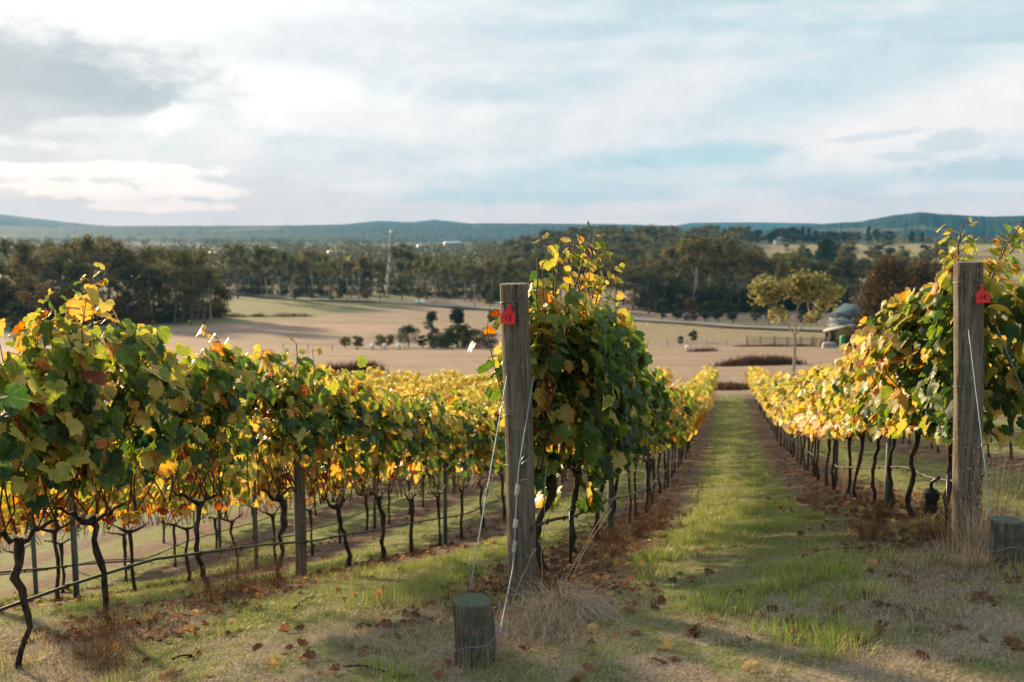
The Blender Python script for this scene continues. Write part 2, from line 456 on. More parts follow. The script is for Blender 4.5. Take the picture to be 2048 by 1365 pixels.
def tint_material(name, stops, trans=.3, rough=.6, spec=.2):
    """plant matter coloured by a per-blade or per-leaf value"""
    m, N = mat(name); col = N.ramp(N.attr('tint').outputs['Fac'], stops)
    p = princ(N, col, rough, spec); tr = N.new('ShaderNodeBsdfTranslucent'); N.put(tr.inputs[0], col)
    mx = N.new('ShaderNodeMixShader'); mx.inputs[0].default_value = trans
    N.l.new(p.outputs[0], mx.inputs[1]); N.l.new(tr.outputs[0], mx.inputs[2]); N.l.new(mx.outputs[0], N.out.inputs[0]); return m


M = {}
M['leaf'] = leaf_material('vine_leaf'); M['leaf_far'] = leaf_material('vine_leaf_plain', False)
M['vine_bark'] = bark_material('vine_bark', (.012, .010, .009, 1), (.085, .066, .052, 1), (60, 60, 10), 1.0)
M['cane'] = bark_material('vine_cane', (.075, .028, .016, 1), (.17, .075, .04, 1), (60, 60, 10), .3, .6)
M['post'] = post_material('weathered_post'); M['post_moss'] = post_material('mossy_post', .95)
M['wire'] = simple('galvanised_wire', (.17, .20, .21, 1), .45, .5, .6, .2, 30)
M['wire_blue'] = simple('anchor_cable', (.17, .25, .29, 1), .5, .4, .3, .2, 30)
M['twine'] = simple('tied_cord', (.42, .39, .33, 1), .9, .1, 0, .3, 90, .5)
M['steel'] = simple('galvanised_steel', (.20, .25, .25, 1), .5, .4, .5, .2, 12)
M['hose'] = simple('drip_hose', (.045, .045, .043, 1), .55, .3, 0, .35, 6)
M['black'] = simple('black_plastic', (.012, .012, .013, 1), .45, .4, 0, .2, 6)
M['red'] = simple('red_plastic', (.62, .012, .016, 1), .42, .4, 0, .12, 14)
M['ink'] = simple('black_print', (.012, .008, .010, 1), .7, .2, 0, .1, 6)
GRASS_STOPS = [(0, (.06, .10, .026)), (.25, (.155, .235, .042)), (.5, (.30, .36, .075)), (.68, (.44, .39, .13)), (.85, (.42, .33, .20)), (1, (.34, .25, .17))]
M['grass'] = tint_material('grass_blade', GRASS_STOPS, .3, .55, .25)
M['straw'] = tint_material('dry_straw', [(0, (.12, .078, .05)), (.35, (.25, .165, .105)), (.7, (.40, .31, .21)), (1, (.52, .43, .33))], .2, .7, .15)
M['weed'] = tint_material('dry_weed', [(0, (.055, .028, .016)), (.5, (.13, .065, .034)), (1, (.26, .15, .075))], .15, .8, .1)


def ground_material():
    m, N = mat('land'); tc = N.new('ShaderNodeTexCoord').outputs['Object']; x, y, z = N.sep(tc)
    land = N.attr('land').outputs['Vector']
    d = N.m('SQRT', N.m('ADD', N.m('MULTIPLY', x, x), N.m('MULTIPLY', y, y)))
    n_s, _ = N.noise(tc, 55.0, 5, .65); n_m, _ = N.noise(tc, 7.0, 5, .6); n_l, _ = N.noise(tc, 1.1, 4, .55)
    n_p, _ = N.noise(tc, 2.6, 5, .6, .3)
    # vine rows: bare reddish soil under the wires, grass between
    t = N.m('DIVIDE', N.m('SUBTRACT', x, ROW0 - 20 * PITCH_R), PITCH_R)
    fr = N.m('ABSOLUTE', N.m('SUBTRACT', N.m('FRACT', N.m('ADD', t, .5)), .5))
    rd = N.m('ADD', N.m('MULTIPLY', fr, PITCH_R), N.m('MULTIPLY', N.m('SUBTRACT', n_l, .5), .5))
    bed = N.m('MULTIPLY', N.ss(rd, .72, .44), N.ss(y, 4.9, 5.8))
    soil = N.mix(N.ss(n_m, .3, .7), (.075, .052, .038, 1), (.185, .132, .098, 1))
    soil = N.mix(N.m('MULTIPLY', N.ss(n_s, .5, .72), .7), soil, (.27, .20, .14, 1))
    turf = N.mix(N.ss(n_m, .3, .7), (.08, .10, .036, 1), (.17, .19, .068, 1))
    turf = N.mix(N.ss(n_s, .45, .75), turf, (.24, .205, .125, 1))
    dry = N.mix(N.ss(n_s, .3, .7), (.14, .108, .075, 1), (.36, .295, .215, 1))
    head = N.mix(N.ss(n_p, .42, .56), turf, dry)
    head = N.mix(N.m('MULTIPLY', N.ss(n_l, .58, .7), .8), head, soil)
    inner = N.mix(N.m('MULTIPLY', N.ss(n_p, .5, .72), .6), turf, dry)
    near = N.mix(N.ss(y, 5.0, 7.0), head, inner)
    near = N.mix(bed, near, soil)
    k = N.lin(n_l, .3, .7, .72, 1.28); k2 = N.lin(N.noise(N.comb(N.m('MULTIPLY', x, .25), y, z), .30, 6, .65, .5)[0], .3, .7, .72, 1.25)
    farc = N.new('ShaderNodeVectorMath', operation='SCALE'); N.put(farc.inputs[0], land); N.put(farc.inputs[3], N.m('MULTIPLY', k, k2))
    col = N.mix(N.ss(y, 63.0, 67.0), near, farc.outputs[0])
    h = N.m('ADD', n_s, N.m('MULTIPLY', n_m, 2.0))
    p = princ(N, col, .95, .08, 0, N.bump(h, .6, .03)); N.l.new(p.outputs[0], N.out.inputs[0]); return m


def land_colour(x, y):
    """what the land beyond the vineyard is covered with"""
    d = np.hypot(x, y); cx = x * math.cos(YAW) + y * math.sin(YAW); cy = y * math.cos(YAW) - x * math.sin(YAW)
    b = np.degrees(np.arctan2(cx, cy))
    n = fbm(x, y, 40, 11, 4); n2 = fbm(x, y, 9, 21, 3)
    c = np.zeros(x.shape + (3,))
    dry = np.array([.285, .206, .15]); dry2 = np.array([.26, .19, .13]); green = np.array([.19, .185, .09]); pink = np.array([.33, .222, .172])
    c[:] = dry
    def put(col, mask):
        nonlocal c
        c = c * (1 - mask[..., None]) + np.array(col) * mask[..., None]
    put(dry2, sstep(n, .45, .65) * .8)
    # bands of the mown paddocks
    put(pink, sstep(np.sin(cy * .055 + cx * .012) + (n - .5), .2, .6) * sstep(d, 190, 230) * .75)
    put((.23, .175, .115), sstep(np.sin(cy * .21 + cx * .03 + n * 3), .55, .95) * sstep(d, 100, 140) * .35)
    put((.25, .205, .12), sstep(b, 4, 7) * sstep(d, 215, 235) * sstep(d, 330, 300))
    # green paddock before the wood on the left
    edge = 330 + (b + 12) * 8
    put(green * .95, sstep(b, -4, -6.5) * sstep(cy - edge, -8, 8))
    put(pink * .9, sstep(b, -14, -17) * sstep(cy, 250, 230) * .7)
    # beyond the road: pasture and forest floor
    put((.13, .115, .055), sstep(d, 470, 520))
    wood = sstep(d, 520, 600) * sstep(fbm(x, y, 260, 31, 4), .36, .52)
    put((.05, .055, .03), wood * .9)
    put((.30, .25, .125), sstep(b, 13, 15) * sstep(d, 560, 640) * sstep(d, 1350, 1200) * sstep(n, .35, .5))
    put((.03, .048, .03), sstep(d, 2300, 3000) * sstep(fbm(x, y, 500, 41, 4), .3, .45))
    return c


def build_ground():
    az = np.concatenate([np.arange(-180, -44, 4.0), np.arange(-44, 44, .125), np.arange(44, 180, 4.0)])
    rr = [0.4]
    while rr[-1] < 6900: rr.append(rr[-1] * (1.022 if rr[-1] < 30 else 1.03 if rr[-1] < 700 else 1.05))
    rr = np.array(rr); a = np.radians(az) - YAW
    X = np.concatenate([[0], (rr[:, None] * np.sin(a)[None]).ravel()]); Y = np.concatenate([[0], (rr[:, None] * np.cos(a)[None]).ravel()])
    Z = H(X, Y); n = len(az); k = len(rr)
    i = 1 + np.arange(k - 1)[:, None] * n; j = np.arange(n)[None]; j2 = (j + 1) % n
    Q = np.stack([i + j, i + n + j, i + n + j2, i + j2], -1).reshape(-1, 4)
    jj = np.arange(n); T = np.stack([np.zeros(n, int), 1 + jj, 1 + (jj + 1) % n], 1)
    b = MB(); b.add(np.stack([X, Y, Z], 1), T[:, ::-1], Q[:, ::-1], land=land_colour(X, Y))
    o = b.obj('ground', ground_material(), smooth=True); tag(o, kind='structure')
build_ground()


def build_hills():
    """the ridges behind the valley, each a real landform with its own distance"""
    m, N = mat('forested_hill'); tc = N.new('ShaderNodeTexCoord').outputs['Object']
    a, _ = N.noise(tc, .022, 5, .7); b, _ = N.noise(tc, .0022, 4, .6)
    col = N.mix(N.ss(a, .3, .7), (.010, .034, .038, 1), (.028, .072, .072, 1))  # part of the distance haze is put into this forest colour as teal
    col = N.mix(N.m('MULTIPLY', N.ss(b, .6, .68), .75), col, (.24, .21, .12, 1))
    p = princ(N, col, .95, .05, 0, N.bump(a, 1.0, 14)); N.l.new(p.outputs[0], N.out.inputs[0])

    def ridge(dist, depth, us, vs, rough, seed, floor=-58):
        U = np.arange(us[0], us[-1], 1.5); V = np.interp(U, us, vs)
        V = V - (fbm(U, U * 0, 26, seed, 4) - .5) * rough * 2 - (vnoise(U, U * 0 + 5, 3.2, seed + 3) - .5) * rough * .9
        top = CZ + (HOR - V) / F * dist
        al = np.arctan((U - 1024) / F) - YAW
        rows = np.concatenate([np.linspace(-1, 0, 14), np.linspace(0, 1, 5)[1:]]); Vt = []
        for r in rows:
            sh = math.cos(r * math.pi / 2) ** 1.3 if r < 0 else math.cos(r * math.pi / 2)
            rd = dist + r * depth
            h = floor + (top - floor) * sh + (fbm(U * 9, U * 0 + r * 900, 120, seed + 7, 4) - .5) * 16 * sh * (1 - sh) * 2
            Vt.append(np.stack([np.sin(al) * rd / np.cos(al + YAW), np.cos(al) * rd / np.cos(al + YAW), h], 1))
        k, n = len(rows), len(U); i = np.arange(k - 1)[:, None] * n; j = np.arange(n - 1)[None]
        Q = np.stack([i + j, i + j + 1, i + n + j + 1, i + n + j], -1).reshape(-1, 4)
        o = MB().add(np.concatenate(Vt), None, Q).obj('hills', m, smooth=True); tag(o, kind='structure')
    # far blue range, middle forested rise, near dark hill on the right
    ridge(6300, 1000, [-900, -400, 0, 90, 180, 300, 600, 690, 760, 820, 870, 930, 990, 1100, 1400], [400, 405, 428, 439, 449, 458, 462, 449, 442, 445, 440, 446, 452, 459, 470], .6, 3)
    ridge(4700, 1400, [-900, 0, 120, 300, 520, 700, 900, 1030, 1250, 1340, 1420, 1500], [450, 452, 455, 452, 452, 449, 448, 447, 449, 452, 458, 470], .8, 13)
    ridge(3700, 1100, [-900, 0, 200, 500, 800, 1100, 1300, 1420], [468, 470, 473, 469, 466, 464, 462, 470], .8, 23)
    ridge(2900, 900, [1380, 1460, 1560, 1660, 1720, 1770, 1830, 1900, 1980, 2048, 2300, 2900], [476, 466, 455, 447, 443, 433, 425, 430, 434, 432, 440, 452], 1.1, 33)
    ridge(6500, 600, [1330, 1380, 1500, 1620, 1750], [455, 446, 445, 447, 456], .15, 43)
build_hills()


def build_road():
    m = simple('sealed_road', (.22, .215, .21, 1), .85, .2, 0, .15, 1.2)
    mv = simple('road_verge', (.10, .085, .045, 1), .95, .1, 0, .4, .6)
    pts = [(300, 578), (400, 584), (500, 590), (560, 596), (640, 602), (760, 604), (840, 610), (900, 614), (980, 619), (1100, 628), (1220, 637), (1310, 643), (1400, 649), (1480, 656), (1580, 660), (1680, 664), (1800, 668)]
    P = np.array([hit(u, v)[:2] for u, v in pts])
    t = np.arange(len(P)); tt = np.linspace(0, len(P) - 1, 160)
    X = np.interp(tt, t, P[:, 0]); Y = np.interp(tt, t, P[:, 1])
    for _ in range(6):
        X[1:-1] = (X[:-2] + X[1:-1] * 2 + X[2:]) / 4; Y[1:-1] = (Y[:-2] + Y[1:-1] * 2 + Y[2:]) / 4
    T = nrm(np.stack([np.gradient(X), np.gradient(Y)], 1)); Nn = np.stack([-T[:, 1], T[:, 0]], 1)
    def ribbon(name, off, w, lift, mm):
        V = []
        for s in np.linspace(-1, 1, 5):
            x = X + Nn[:, 0] * (off + s * w); y = Y + Nn[:, 1] * (off + s * w)
            V.append(np.stack([x, y, np.maximum(H(x, y), H(X, Y) - .4) + lift], 1))
        n = len(X); i = np.arange(4)[:, None] * n; j = np.arange(n - 1)[None]
        Q = np.stack([i + j, i + j + 1, i + n + j + 1, i + n + j], -1).reshape(-1, 4)
        o = MB().add(np.concatenate(V), None, Q).obj(name, mm, smooth=True); tag(o, kind='structure')
    ribbon('road_verge', 0, 6.5, .35, mv)
    ribbon('road', 0, 3.6, .5, m)
    return X, Y
ROADX, ROADY = build_road()

# ------------------------------------------------------------------ grape vines
def leaf_template(lod):
    half = [(.00, 1.00), (.07, .90), (.13, .89), (.17, .79), (.25, .785), (.245, .68), (.34, .72), (.41, .75), (.445, .67), (.52, .64), (.51, .54), (.56, .485), (.485, .41), (.475, .35), (.575, .325), (.61, .22), (.58, .15), (.57, .06), (.48, .01), (.43, -.07), (.33, -.09), (.24, -.15), (.13, -.10), (.03, .03)]
    if lod == 1: half = [(.0, 1.0), (.16, .84), (.25, .72), (.46, .72), (.46, .52), (.61, .28), (.50, -.02), (.28, -.15), (.05, .02)]
    if lod == 2: half = [(.0, 1.0), (.42, .72), (.60, .25), (.33, -.13), (.0, .02)]
    if lod == 3: half = [(.0, 1.0), (.52, .55), (.42, -.08)]
    h = np.array(half); mir = h[::-1] * [-1, 1]
    if abs(h[0, 0]) < 1e-9: mir = mir[:-1]
    if lod == 2: mir = mir[1:]
    P = np.concatenate([h, mir]); n = len(P); c = np.array([0, .36])
    if lod == 3:
        return P, np.zeros((0, 3), int), np.zeros((0, 4), int), P * 0 + 1, n
    j = np.arange(n); k = (j + 1) % n
    if lod >= 1:
        V = np.concatenate([P, [c]]); return V, np.stack([np.full(n, n), k, j], 1), np.zeros((0, 4), int), None, n
    I = c + (P - c) * .52; I[np.abs(P[:, 0]) < 1e-9, 0] = 0
    V = np.concatenate([P, I, [c]])
    return V, np.stack([np.full(n, 2 * n), n + k, n + j], 1), np.stack([n + j, n + k, k, j], 1), None, n


LT = [leaf_template(k) for k in range(3)]
LT.append((np.array([(.0, 1.0), (.55, .35), (.0, -.1), (-.55, .35)]), np.array([[0, 2, 1], [0, 3, 2]]), np.zeros((0, 4), int), None, 4))


def add_leaves(mb, rng, pos, nor, tip, size, tint, lod):
    """pos: petiole ends; nor: upper side; tip: where the blade points"""
    V2, T, Q, _, nr = LT[lod]; n = len(pos); k = len(V2)
    if n == 0: return
    nor = nrm(nor); tip = nrm(tip - nor * (tip * nor).sum(1, keepdims=True)); sid = np.cross(tip, nor)
    x = np.broadcast_to(V2[:, 0], (n, k)); y = np.broadcast_to(V2[:, 1], (n, k))
    fold = rng.normal(.12, .20, (n, 1)); droop = rng.normal(.24, .22, (n, 1)); tw = rng.normal(0, .16, (n, 1))
    curl = rng.normal(.08, .16, (n, 1))
    if lod < 2: fold = fold + np.where(rng.random((n, 1)) < .22, rng.normal(.55, .2, (n, 1)), 0); curl = curl + np.where(rng.random((n, 1)) < .15, rng.normal(.45, .2, (n, 1)), 0)
    r2 = x ** 2 + (y - .36) ** 2
    z = fold * np.abs(x) - droop * (y - .1) ** 2 * .55 + tw * x * (y - .3) * 1.2 - curl * r2 * .8
    if lod == 0:
        wv = rng.normal(0, .014, (n, k)); wv[:, nr:] *= .4; z = z + wv
        x = x * (1 + rng.normal(0, .02, (n, k))); ph = rng.uniform(0, 6.28, (n, 1))
        z = z + 0.022 * np.sin(np.arctan2(x, y - .36) * 3 + ph) * np.sqrt(r2) * 1.6
    x = x * rng.uniform(.85, 1.12, (n, 1))
    s = size[:, None, None]
    P = pos[:, None] + s * (sid[:, None] * x[..., None] + tip[:, None] * y[..., None] + nor[:, None] * z[..., None])
    o = (np.arange(n) * k)[:, None, None]
    at = dict(tint=np.repeat(np.clip(tint, 0, 1), k))
    if lod <= 1:
        uv = np.stack([np.broadcast_to(V2[:, 0], (n, k)), np.broadcast_to(V2[:, 1], (n, k)), np.broadcast_to(rng.uniform(0, 1, (n, 1)), (n, k))], -1)
        at['leafuv'] = uv.reshape(-1, 3)
    mb.add(P.reshape(-1, 3), (T[None] + o).reshape(-1, 3), (Q[None] + o).reshape(-1, 4) if len(Q) else None, **at)


def make_vine(rng, lod, slope, n_leaf=420, top=2.05, halfw=.36, mu=.45, sd=.2, lean=0.0, shoots=(), size=.108, low=.5, kink=.05, half_len=.62, lateral=0.0, bottom=.0, yel=None):
    """one vine standing at the origin, its row along +Y; returns meshes (trunk, cane, foliage)"""
    tr, cn, fo = MB(), MB(), MB()
    hh = rng.uniform(.70, .80); nt = 12 if lod == 0 else 6
    t = np.linspace(0, 1, nt)
    px = np.cumsum(rng.normal(0, kink, nt)) * .35; py = lean * (1 - t) + np.cumsum(rng.normal(0, kink, nt)) * .45
    px -= px[-1] * t; py = py - py[-1] * t + 0 * t
    P = np.stack([px, py, -.05 + t * (hh + .05)], 1)
    rad = np.interp(t, [0, .12, .5, .85, 1], [.033, .023, .020, .024, .031]) * rng.uniform(.8, 1.2)
    rad = rad * (1 + rng.normal(0, .15, nt))
    tr.tube(P, rad, 9 if lod == 0 else 5)
    for s in (-1, 1):                                       # short gnarled arms along the wire
        k = 7 if lod == 0 else 4; a = np.linspace(0, 1, k)
        Q = np.stack([rng.normal(0, .012, k), s * a * half_len * rng.uniform(.45, .72), hh - .05 + a ** .8 * .13 + rng.normal(0, .012, k)], 1)
        Q[0] = P[-1] - [0, 0, .03]; Q[:, 2] += slope * Q[:, 1]
        tr.tube(Q, np.linspace(.020, .007, k) * (1 + rng.normal(0, .16, k)), 7 if lod == 0 else 4)
    # canes
    nc = {0: 17, 1: 13, 2: 9, 3: 5}[lod]; lp, ln, lt, lti, pet = [], [], [], [], []
    paths = []
    for c in range(nc):
        y0 = rng.uniform(-half_len, half_len); h = rng.uniform(.78, 1.02) * (top - hh)
        k = 8; a = np.linspace(0, 1, k); dx = rng.normal(0, halfw * .55); dy = rng.normal(0, .16); bow = rng.normal(0, .10)
        X = dx * a ** .8 + bow * np.sin(a * 3.1) + rng.normal(0, .012, k); Y = y0 + dy * a + rng.normal(0, .018, k); Z = hh + .02 + h * a
        if rng.random() < .25: Z = Z - .25 * h * a ** 3; X = X * 1.4         # flopping over the wire
        C = np.stack([X, Y, Z + slope * Y], 1); C[0, 0] *= .2; paths.append((C, 1.0))
    for (sy, sx, sh) in shoots:
        k = 8; a = np.linspace(0, 1, k)
        C = np.stack([sx * a ** 1.4 + rng.normal(0, .012, k), sy * .4 + sy * .6 * a + rng.normal(0, .012, k), hh + .3 + (sh - hh - .3) * a], 1)
        C[:, 2] += slope * C[:, 1]; paths.append((C, 2.0))
    for C, w in paths:
        if lod < 3: cn.tube(C, np.linspace(.0062, .0028, len(C)) * (1.5 if w > 1 else 1) * (1 if lod < 2 else 1.25), 5 if lod == 0 else 3, cap=lod == 0)
    # leaves: most along the canes, the rest filling the shell of the canopy
    n1 = int(n_leaf * .62); pw = np.array([1.0 + (w - 1) * .9 for _, w in paths]); ci = rng.choice(len(paths), n1, p=pw / pw.sum())
    ta = rng.beta(1.5, 1.15, n1) * (1 - low * .25) + low * .25
    ta = np.where(rng.random(n1) < low * .45, .45 + .55 * ta, ta)
    base = np.zeros((n1, 3))
    for q, (C, w) in enumerate(paths):
        k = ci == q; f = ta[k] * (len(C) - 1); i0 = np.minimum(f.astype(int), len(C) - 2); g = (f - i0)[:, None]
        base[k] = C[i0] * (1 - g) + C[i0 + 1] * g
    an = rng.uniform(0, 2 * np.pi, n1); L = rng.uniform(.04, .12, n1) * (size / .115)
    pd = np.stack([np.cos(an) * 1.0, np.sin(an) * .8, rng.uniform(-.2, .7, n1)], 1); pd = nrm(pd)
    pos = base + pd * L[:, None]
    if lod == 0:
        for b_, p_ in zip(base, pos): cn.tube(np.stack([b_, (b_ + p_) / 2 + [0, 0, .008], p_]), .0013, 3, cap=False)
    side = np.sign(pos[:, 0] + rng.normal(0, .10, n1)); hrel = (base[:, 2] - slope * base[:, 1] - hh) / (top - hh)
    nor = np.stack([side * rng.uniform(.3, 1.1, n1), rng.normal(0, .55, n1), .45 + .5 * np.clip(hrel, 0, 1) + rng.normal(0, .35, n1)], 1)
    tip = np.stack([side * .4 + rng.normal(0, .5, n1), rng.normal(0, .5, n1), rng.uniform(-1.3, .1, n1)], 1)
    ti = mu + rng.normal(0, sd, n1) + (.30 * (1 - np.clip(hrel, 0, 1)) - .10) * (1 if lod < 2 else .5)
    if yel is not None: ti = np.where(rng.random(n1) < yel + .38 * (1 - np.clip(hrel, 0, 1)) + .28 * sstep(hrel, .7, .95), rng.normal(.64, .13, n1), rng.normal(.24, .14, n1) + .20 * sstep(hrel, .6, 1))  # older basal leaves yellow first; backlit and lit-top tone is tinted in too
    add_leaves(fo, rng, pos, nor, tip, size * rng.uniform(.55, 1.18, n1) * np.where(ci >= nc, 1.0 - .5 * ta, 1.0), ti, lod)
    n2 = n_leaf - n1
    z0 = hh + (.20 + .35 * max(0, low - .5) if low > .3 else .02) - bottom; u = rng.random(n2) ** (.72 if low > .3 else 1.0)
    zz = z0 + (top - .06 - z0) * u; prof = np.interp((zz - hh) / (top - hh), [-.3, 0, .45, .85, 1], [.5, .6, 1, .95, .55])
    sd_ = np.where(rng.random(n2) < .5, -1, 1.)
    pos = np.stack([sd_ * halfw * prof * np.sqrt(rng.uniform(.25, 1, n2)) + lateral, rng.uniform(-half_len, half_len, n2), zz], 1)
    lump = vnoise(pos[:, 1] * 1.0 + 50 + sd_ * 9, zz, .22, int(rng.integers(0, 999))); keep = rng.random(n2) < .25 + 1.3 * sstep(lump, .25, .6)
    pos = pos[keep]; sd_ = sd_[keep]; zz = zz[keep]; n2 = len(pos); pos[:, 2] += slope * pos[:, 1]
    nor = np.stack([sd_ * rng.uniform(.5, 1.2, n2), rng.normal(0, .5, n2), .5 + rng.normal(0, .3, n2)], 1)
    tip = np.stack([sd_ * .25 + rng.normal(0, .4, n2), rng.normal(0, .5, n2), rng.uniform(-1.3, -.2, n2)], 1)
    hrel = (zz - hh) / (top - hh)
    ti = mu - .06 + rng.normal(0, sd, n2) + (.24 * (1 - np.clip(hrel, 0, 1)) - .08) * (1 if lod < 2 else .5)
    if yel is not None: ti = np.where(rng.random(n2) < yel * .5 + .14 * (1 - np.clip(hrel, 0, 1)) + .22 * sstep(hrel, .74, .95), rng.normal(.60, .13, n2), rng.normal(.19, .13, n2) + .22 * sstep(hrel, .6, 1))  # shell tinted greener for its unlit faces, paler on top as if lit
    add_leaves(fo, rng, pos, nor, tip, size * rng.uniform(.6, 1.22, n2), ti, lod)
    lm = M['leaf'] if lod <= 1 else M['leaf_far']
    return tr.mesh('trunk', M['vine_bark'], True), cn.mesh('cane', M['cane'], True) if cn.n else None, fo.mesh('foliage', lm, lod == 0)


def put_vine(meshes, x, y, label, group, rz=0.0, s=1.0, tilt=0.0):
    e = empty('grape_vine', (x, y, Hs(x, y)), label, 'grapevine', group, rz)
    e.scale = (s, s, s); e.rotation_euler = (tilt, 0, rz)
    for nm, me in zip(('trunk', 'cane', 'foliage'), meshes):
        if me is None: continue
        o = bpy.data.objects.new(nm, me); COL.objects.link(o); o.parent = e
    return e


ORD = ['first', 'second', 'third', 'fourth', 'fifth', 'sixth', 'seventh', 'eighth', 'ninth', 'tenth', 'eleventh', 'twelfth']


def rowx(k): return ROW0 + PITCH_R * (15 - k)


def build_vines():
    rng = np.random.default_rng(7)
    rows = {
        15: dict(near=[6.62, 7.85, 9.25, 10.7, 12.05], name='the row behind the post with the larger red tag', far='the row beside the left edge of the grass alley'),
        14: dict(near=[7.35, 8.45, 9.55, 10.7, 11.9, 13.1], name='the row behind the post with the smaller red tag', far='the golden row along the right edge of the grass alley'),
        16: dict(near=[3.3, 4.72, 5.36, 6.66, 7.95, 9.28, 10.5, 11.7, 12.85, 14.1], name='the dark shaded row at the left, counted from its near end', far='the row left of the large central post'),
        17: dict(near=[8.5, 9.75, 10.95, 12.1], name='the row seen under the dark shaded row', far='the row seen beneath the dark shaded canopy'),
    }
    # pools of shared meshes for the middle distance and beyond
    mid = {}
    for key, mu in (('green', .46), ('mixed', .55), ('gold', .65)):
        mid[key] = [make_vine(rng, 1, -.19, n_leaf=420, top=1.95, halfw=.34, mu=mu, sd=.17, size=.12, low=.6, yel={'green': .25, 'mixed': .42, 'gold': None}[key]) for _ in range(4)]
    midg = [make_vine(rng, 1, -.19, n_leaf=520, top=1.85, halfw=.38, mu=.60, sd=.13, size=.108, low=.15) for _ in range(4)]
    far = [make_vine(rng, 2, -.14, n_leaf=300, top=1.95, halfw=.40, mu=.63, sd=.12, size=.14, low=.25) for _ in range(5)]
    farm = [make_vine(rng, 2, -.14, n_leaf=300, top=1.95, halfw=.38, mu=.56, sd=.15, size=.14, low=.25) for _ in range(4)]
    vfar = [make_vine(rng, 3, -.12, n_leaf=260, top=1.9, halfw=.42, mu=.64, sd=.11, size=.17, low=.2) for _ in range(5)]
    # ---- the near vines, each with its own leaves
    S = {}
    S[15] = [dict(yel=0.12, n_leaf=1267, top=2.02, halfw=.35, mu=0.40, sd=.21, size=0.116, low=.0, bottom=.22, lateral=.13, half_len=.5, shoots=((-.52, -.16, 1.5), (-.5, -.2, 1.75), (-.5, .0, 2.12), (-.35, .08, 2.26), (-.15, .10, 2.30), (.05, .26, 2.38), (.2, .2, 2.3), (.35, .34, 2.3), (.1, .3, 2.40), (.25, .32, 2.38), (.0, .18, 2.32), (.4, .36, 2.22))),
             dict(yel=0.10, n_leaf=1299, top=2.0, halfw=.42, mu=0.38, sd=.20, size=0.114, low=.2, lateral=.08, shoots=((.2, .25, 2.3), (-.2, .1, 2.2))),
             dict(yel=0.20, n_leaf=1015, top=1.92, halfw=.42, mu=0.45, sd=.19, low=.3), dict(yel=0.30, n_leaf=856, top=1.92, halfw=.42, mu=0.48, low=.4), dict(yel=0.35, n_leaf=793, top=2.0, halfw=.42, mu=0.48, low=.4)]
    S[14] = [dict(yel=0.22, n_leaf=1274, top=1.82, halfw=.36, mu=.40, sd=.19, size=0.121, low=.0, bottom=.08, shoots=((-.4, -.14, 2.0), (-.3, -.05, 2.1), (0, .3, 2.05), (.2, .45, 2.1), (-.35, .3, 2.1)), half_len=.54, lateral=.12),
             dict(yel=1.15, n_leaf=1076, top=1.66, halfw=.36, mu=.55, sd=.16, low=.0, size=0.114, bottom=.05), dict(yel=1.45, n_leaf=991, top=1.62, halfw=.36, mu=.60, sd=.13, low=.05), dict(yel=1.60, n_leaf=934, top=1.64, halfw=.36, mu=.62, sd=.12, low=.05),
             dict(yel=1.70, n_leaf=878, top=1.66, halfw=.38, mu=.64, sd=.11, low=.05), dict(yel=1.75, n_leaf=848, top=1.68, halfw=.38, mu=.65, sd=.11, low=.05)]
    S[16] = [dict(size=0.108, half_len=.54, yel=0.40, n_leaf=583, top=1.92, mu=0.49, low=.6), dict(size=0.108, half_len=.54, yel=0.36, n_leaf=632, top=1.88, halfw=.36, mu=0.49, sd=.24, low=.6, lean=.0, kink=.05), dict(size=0.108, half_len=.54, yel=0.36, n_leaf=656, top=2.09, halfw=.36, mu=0.50, sd=.24, low=.7, lean=.13, shoots=((.05, .05, 2.36), (-.25, .1, 2.16), (.3, -.1, 2.15))),
             dict(size=0.108, half_len=.54, yel=0.32, n_leaf=608, top=2.01, halfw=.34, mu=0.45, sd=.23, low=.75), dict(size=0.108, half_len=.54, yel=0.38, n_leaf=572, top=2.12, mu=0.48, sd=.24, low=.75, lean=.06, kink=.06, shoots=((.3, .1, 2.2),)),
             dict(size=0.108, half_len=.54, yel=0.46, n_leaf=521, top=2.11, mu=0.53, sd=.21, low=.85, lean=.2), dict(size=0.108, half_len=.54, yel=0.42, n_leaf=521, top=2.02, mu=0.49, sd=.2, low=.85, lean=.12), dict(size=0.108, half_len=.54, yel=0.46, n_leaf=510, top=2.16, mu=0.51, sd=.19, low=.8), dict(size=0.108, half_len=.54, yel=0.50, n_leaf=486, top=2.03, mu=0.52, sd=.18, low=.8), dict(size=0.108, half_len=.54, yel=0.50, n_leaf=486, top=2.19, mu=0.47, sd=.17, low=.7)]
    S[17] = [dict(n_leaf=380, top=2.0, mu=.55, low=.6)] * 4
    for k, d in rows.items():
        gname = f'vines of ' + d['name'].split(',')[0]
        for i, y in enumerate(d['near']):
            lod = 0 if y < (11.2 if k != 17 else 0) else 1
            me = make_vine(rng, lod, {16: -.24, 15: -.23, 14: -.21, 17: -.24}[k] if y > 5 else -.2, **S[k][i])
            put_vine(me, rowx(k), y, f'{ORD[i]} grapevine of ' + d['name'], gname)
    # ---- the rest of every row, in copies
    count = 0
